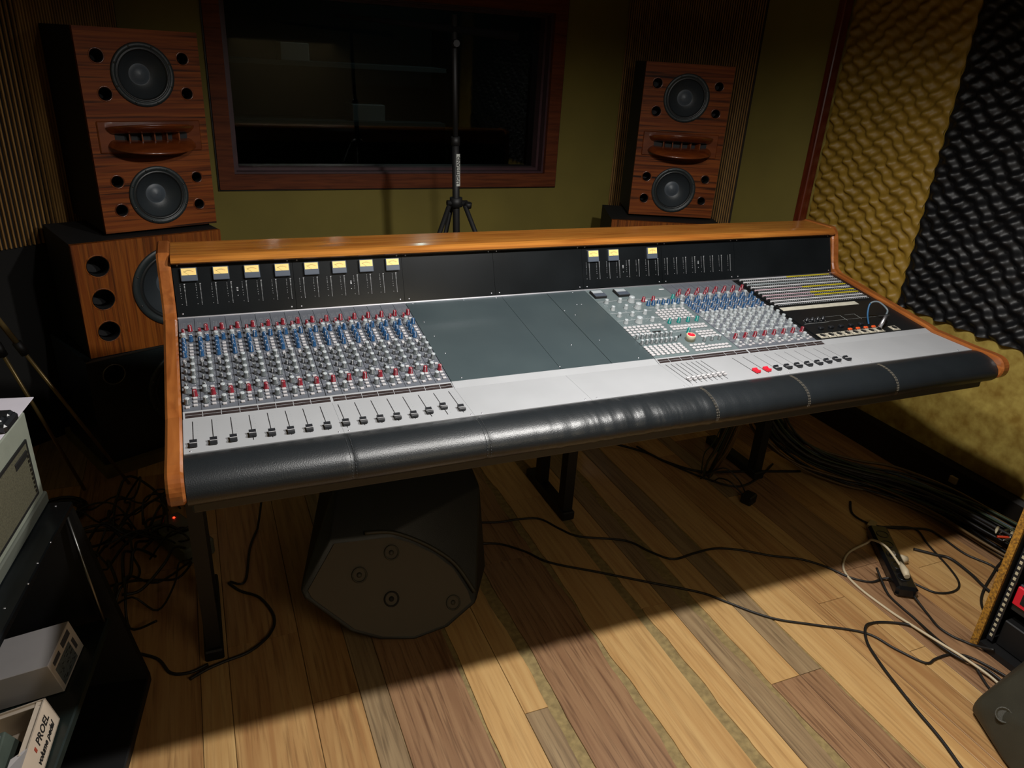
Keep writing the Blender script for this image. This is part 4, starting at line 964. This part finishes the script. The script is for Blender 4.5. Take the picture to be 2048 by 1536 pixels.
cable([(2.078, -.060, .052), (2.095, .03, .075), (2.118, .105, .05), (2.121, .126, .02), (2.048, .123), (1.981, .087), (1.938, .037), (1.923, -.042), (1.93, -.155), (1.937, -.243, .012), (1.941, -.326, .022), (1.954, -.382, .022), (1.975, -.455, .012), (1.975, -.507, .006)], .0040, 'white cable running from the power strip plug to the bottom right', M_WHC)
cable([(2.052, -.135, .015), (2.039, -.193), (2.018, -.255), (2.024, -.302), (2.045, -.340), (2.06, -.40, .03)], .0038, 'black lead from the end of the power strip to the rack')
cable([(2.03, .0, .03), (1.991, -.091), (1.981, -.149), (1.976, -.218), (1.954, -.299, .016), (1.948, -.354, .022), (1.973, -.40, .012), (1.945, -.47), (1.93, -.515)], .0038, 'black cable from beside the power strip joining the white cable')
cable([(2.27, .20), (2.315, .192), (2.395, .15), (2.356, .06), (2.310, -.065), (2.268, -.132), (2.212, -.153), (2.151, -.137), (2.123, -.083), (2.10, -.03, .03)], .0036, 'black cable curled in a loop right of the power strip')
cable([(2.28, .06), (2.329, .01), (2.361, -.025), (2.354, -.107), (2.335, -.173), (2.32, -.26)], .0052, 'thick black cable between the loop and the rack')
cable([(2.3, .37), (2.241, .3), (2.254, .228), (2.32, .18), (2.432, .138), (2.446, .085), (2.44, -.021), (2.471, -.113), (2.40, -.20)], .0040, 'black cable curving off the thick bundle towards the rack')
cable([(2.60, .10), (2.566, -.063), (2.466, -.117), (2.327, -.178), (2.248, -.227), (2.20, -.29), (2.20, -.325)], .0042, 'black cable lying along the foot of the rack')
cable([(.04, .62), (.069, .573), (.121, .523), (.151, .429), (.133, .362), (.076, .312), (.012, .296), (-.032, .283), (-.075, .262)], .0042, 'black cable looping round the left console leg')
cable([(.045, .625), (.086, .613), (.113, .773), (.146, .878), (.213, 1.048, .2), (.30, 1.15, .45)], .0038, 'black cable rising behind the left console leg')
cable([(1.55, 1.10, .02), (1.717, .955), (1.764, .853), (1.859, .74), (2.022, .69), (2.271, .614)], .0050, 'black cable on the floor under the right half of the console')
cable([(1.70, .98, .02), (1.76, .86), (1.84, .70), (1.93, .60), (2.05, .62), (2.2, .70)], .0040, 'thin black cable sagging beside the hanging wires')
# tangle under the left end
rt = random.Random(21); CE = [(-.30, .62), (-.17, .80), (-.10, 1.0), (-.25, .95)]
for k in range(16):
    a = rt.choice(CE); pts = [(a[0]+rt.uniform(-.06, .06), a[1]+rt.uniform(-.06, .06), rt.uniform(.01, .05))]; ang = rt.uniform(0, 6.28)
    for j in range(9):
        ang += rt.uniform(-.9, 1.1); st_ = rt.uniform(.05, .10); x, y = pts[-1][0]+math.cos(ang)*st_, pts[-1][1]+math.sin(ang)*st_
        if y > 1.20: ang = -1.5; y = 1.18
        if x > -.05: ang = 3.1; x = -.06
        if x < -.5: ang = 0.2; x = -.49
        if y < .46: ang = 1.5; y = .47
        pts.append((x, y, rt.uniform(.004, .11)))
    cable(pts, rt.choice((.003, .0036, .0045)), 'black cable in the tangle on the floor below the console left end', group='tangled cables at the left end', sub=5)
cable([(-.42, 1.02, .01), (-.30, .98, .03), (-.15, .86, .05), (-.05, .80, .03)], .0055, 'thick black cable reaching from the cart side into the left tangle')
cable([(-.50, .90, .02), (-.36, .80, .03), (-.24, 1.0, .06), (-.12, 1.15, .06), (-.07, 1.2, .25)], .0045, 'black cable rising from the left tangle past the bass cabinet')
cable([(-.03, .30), (-.075, .285), (-.12, .30), (-.15, .36), (-.2, .40)], .0042, 'short black cable end lying against the foot of the cart')
# power box with a red light
pbx = thing('power_supply', (-.085, .86, 0), 'grey power box with a red light among the cables at left', 'power supply', rz=.5); PXM = WM[pbx]
place('housing', MB().box(-.05, .05, -.11, .11, .002, .062, bev=.006).mesh('housing', mat('box_grey_green', (92, 96, 84), .5)), pbx, PXM)
place('indicator', MB().lathe([(.004, 0), (.003, .003), (0, .0035)], 8).mesh('indicator', mat('red_led', (255, 40, 20), .4, emit=6)), pbx, PXM @ T((.02, .08, .062)))
place('outlet', MB().lathe([(.018, 0), (.018, .001), (.015, .001), (.015, -.004), (0, -.004)], 16).mesh('outlet', M_SLOT), pbx, PXM @ T((0, 0, .0625)))
# thick bundle along the right wall
rb = random.Random(5)
main = [(1.99, .66, .66), (2.06, .72, .42), (2.15, .72, .20), (2.27, .62, .08), (2.40, .47, .05), (2.50, .34, .05), (2.58, .16, .05), (2.60, -.02, .05), (2.62, -.20, .04)]
BC = [mat('wire_black', (22, 22, 24), .5), mat('wire_green', (40, 54, 34), .5), mat('wire_brown', (92, 70, 38), .5), mat('wire_slate', (70, 84, 94), .5)]
for k in range(34):
    dx, dy, dz_ = rb.uniform(-.07, .07), rb.uniform(-.06, .06), rb.uniform(-.04, .05); pts = []
    for i, p in enumerate(main):
        s_ = .35 if i == 0 else (.7+.5*i/8); wv = .018*math.sin(i*1.7+k)
        pts.append((min(2.71, p[0]+dx*s_+wv*.6), p[1]+dy*s_+wv, max(.006, p[2]+dz_*s_)))
    c = 0 if k % 3 else rb.choice((1, 2, 3))
    cable(pts, rb.choice((.0042, .005, .006)), ('black', 'dark green', 'brown', 'slate-grey')[c]+' cable of the thick bundle sweeping from the console down along the right wall', BC[c], group='cables of the thick bundle at right', sub=4)
for k in range(22):
    dx, dy = rb.uniform(-.045, .045), rb.uniform(-.04, .04); e = rb.uniform(.03, .12)
    cable([(1.90+dx*.5, .60+dy, .70), (1.90+dx*.8, .60+dy, .52), (1.885+dx, .62+dy, .34), (1.86+dx*1.1, .64+dy, .18), (1.84+dx*1.2, .66+dy, e), (1.85+dx*.6, .69+dy*.6, .012)], .0022, ('brown' if k % 2 else 'dark green')+' thin wire of the bunch hanging under the console right half', BC[2] if k % 2 else BC[1], group='hanging wires under the console', sub=4, name='wire')
for k in range(5):
    a = k*.4; cable([(1.74+.02*k, .75, .55), (1.70+.01*k, .74, .40), (1.72, .72, .28-.01*k), (1.79, .70, .25), (1.86, .68, .36), (1.88, .66, .55)], .0055, 'cable hanging in a loop below the console next to the wire bunch', group='looped cables under the console', sub=5)
ad = thing('adapter_plug', (1.904, .496, 0), 'small black plug adapter on the floor below the hanging wires', 'plug', rz=.4)
place('plug_body', MB().box(-.026, .026, -.022, .022, .0, .040, bev=.005).mesh('plug_body', M_BLACK), ad, WM[ad]); place('lead', MB().tube(smooth_path([(-.01, .02, .03), (-.03, .07, .07), (-.02, .12, .06), (.02, .16, .01)]), .003, 6).mesh('lead', M_RUB), ad, WM[ad]); place('lead', MB().tube(smooth_path([(.01, .02, .03), (.03, .07, .06), (.01, .13, .09), (-.02, .2, .02)]), .003, 6).mesh('lead', M_RUB), ad, WM[ad])
# power strip
a0, a1 = Vector((2.215, .165, 0)), Vector((2.040, -.112, 0)); dd = a0-a1; ang = math.atan2(dd.y, dd.x)-PI/2
SMx = T((a0+a1)/2) @ RZ(ang); pst = thing('power_strip', (0, 0, 0), 'black power strip on the floor with a white plug in it', 'power strip', M=SMx)
place('housing', MB().box(-.034, .034, -.178, .178, .001, .042, bev=.009).mesh('housing', mat('gloss_black', (14, 15, 17), .22)), pst, SMx)
for y in (-.12, -.06, 0, .06, .12):
    place('outlet', MB().lathe([(.0205, 0), (.0205, .0015), (.018, .0015), (.017, -.008), (0, -.008)], 18, mis=[0, 0, 0, 0]).mesh('outlet', M_FCAP), pst, SMx @ T((0, y, .0415)))
place('switch', MB().box(-.008, .008, -.012, .012, 0, .006, bev=.002).mesh('switch', M_CHROME), pst, SMx @ T((0, -.0, .0445)))
wp = thing('white_plug', (0, 0, 0), 'cream moulded plug pushed into the near end of the power strip', 'plug', M=SMx @ T((.002, -.110, .0450))); WPM = WM[wp]
place('plug_body', MB().tube([(0, -.028, .012), (0, -.006, .016), (0, .018, .014), (0, .045, .012)], [.009, .012, .010, .006], 10).mesh('plug_body', M_WHC), wp, WPM)
cl = thing('cable_tag', (2.243, .214, 0), 'small cream label box at the far end of the power strip', 'label box', rz=.5); place('tag', MB().box(-.020, .020, -.013, .013, .0, .022, bev=.002).mesh('tag', mat('tag_cream', (170, 152, 110), .7)), cl, WM[cl])
wp2 = thing('adapter_plug', (2.17, .02, 0), 'pale round plug lying right of the power strip', 'plug', rz=1.2); place('plug_body', MB().tube([(0, -.02, .016), (0, .0, .018), (0, .025, .016)], [.012, .016, .009], 10).mesh('plug_body', M_WHC), wp2, WM[wp2])
ws = thing('wall_socket', (2.722, .272, .085), 'small cream cable clip box on the dark skirting board', 'socket'); place('housing', MB().box(-.014, -.001, -.016, .016, -.014, .014, bev=.002).mesh('housing', mat('tag_cream', (170, 152, 110), .7)), ws, WM[ws])
cable([(2.15, -.20, .30), (2.20, -.12, .26), (2.18, -.05, .20), (2.10, .0, .16)], .0, 'x') if False else None
cable([(2.62, -.16, .12), (2.56, -.10, .10), (2.51, -.06, .09)], .0045, 'short orange-red test lead lying by the top of the rack', mat('wire_red', (200, 60, 24), .5))
# loose connectors at the wall end of the bundle
for k in range(7):
    x, y = 2.50+.03*(k % 3)+rb.uniform(-.01, .01), -.06-.03*(k//3)
    o = place('connector', MB().tube([(0, 0, 0), (.02, .008, .0), (.045, .016, -.002)], [.002, .005, .006], 7).mesh('connector', M_STEEL if k % 2 else M_CREAM), None, T((x, y, .095+rb.uniform(0, .02))) @ RZ(rb.uniform(-.5, .5))); tagt(o, 'metal cable connector at the wall end of the thick bundle', 'connector', 'loose connectors by the rack')

# ------------------------------------------------------------------ made-up shapes behind the glass, in place of its reflections
sh = thing('reflection_shelf', (0.6, 4.6, 0), 'made-up shelf behind the window, standing in for reflected lines in the glass', 'shelf')
for z in (.55, .95, 1.35): place('reflection_board', MB().box(-.2, 2.0, 4.55, 4.95, z, z+.03).mesh('reflection_board', mat('reflection_grey', (120, 126, 130), .35)), sh, None)
for x in (-.2, 1.97): place('upright', MB().box(x, x+.03, 4.55, 4.95, 0, 1.7).mesh('upright', M_BLACK), sh, None)
for x, z, w in ((.15, .98, .22), (.75, 1.38, .2), (1.25, .98, .25)):
    o = place('reflection_box', MB().box(0, w, 0, .25, 0, .12, bev=.005).mesh('reflection_box', M_CARDW), None, T((x, 4.6, z))); tagt(o, 'made-up pale box behind the window in place of a reflection, '+('leftmost' if x < .5 else 'the highest one' if z > 1.2 else 'rightmost'), 'box', 'stand-ins for pale reflections in the window')
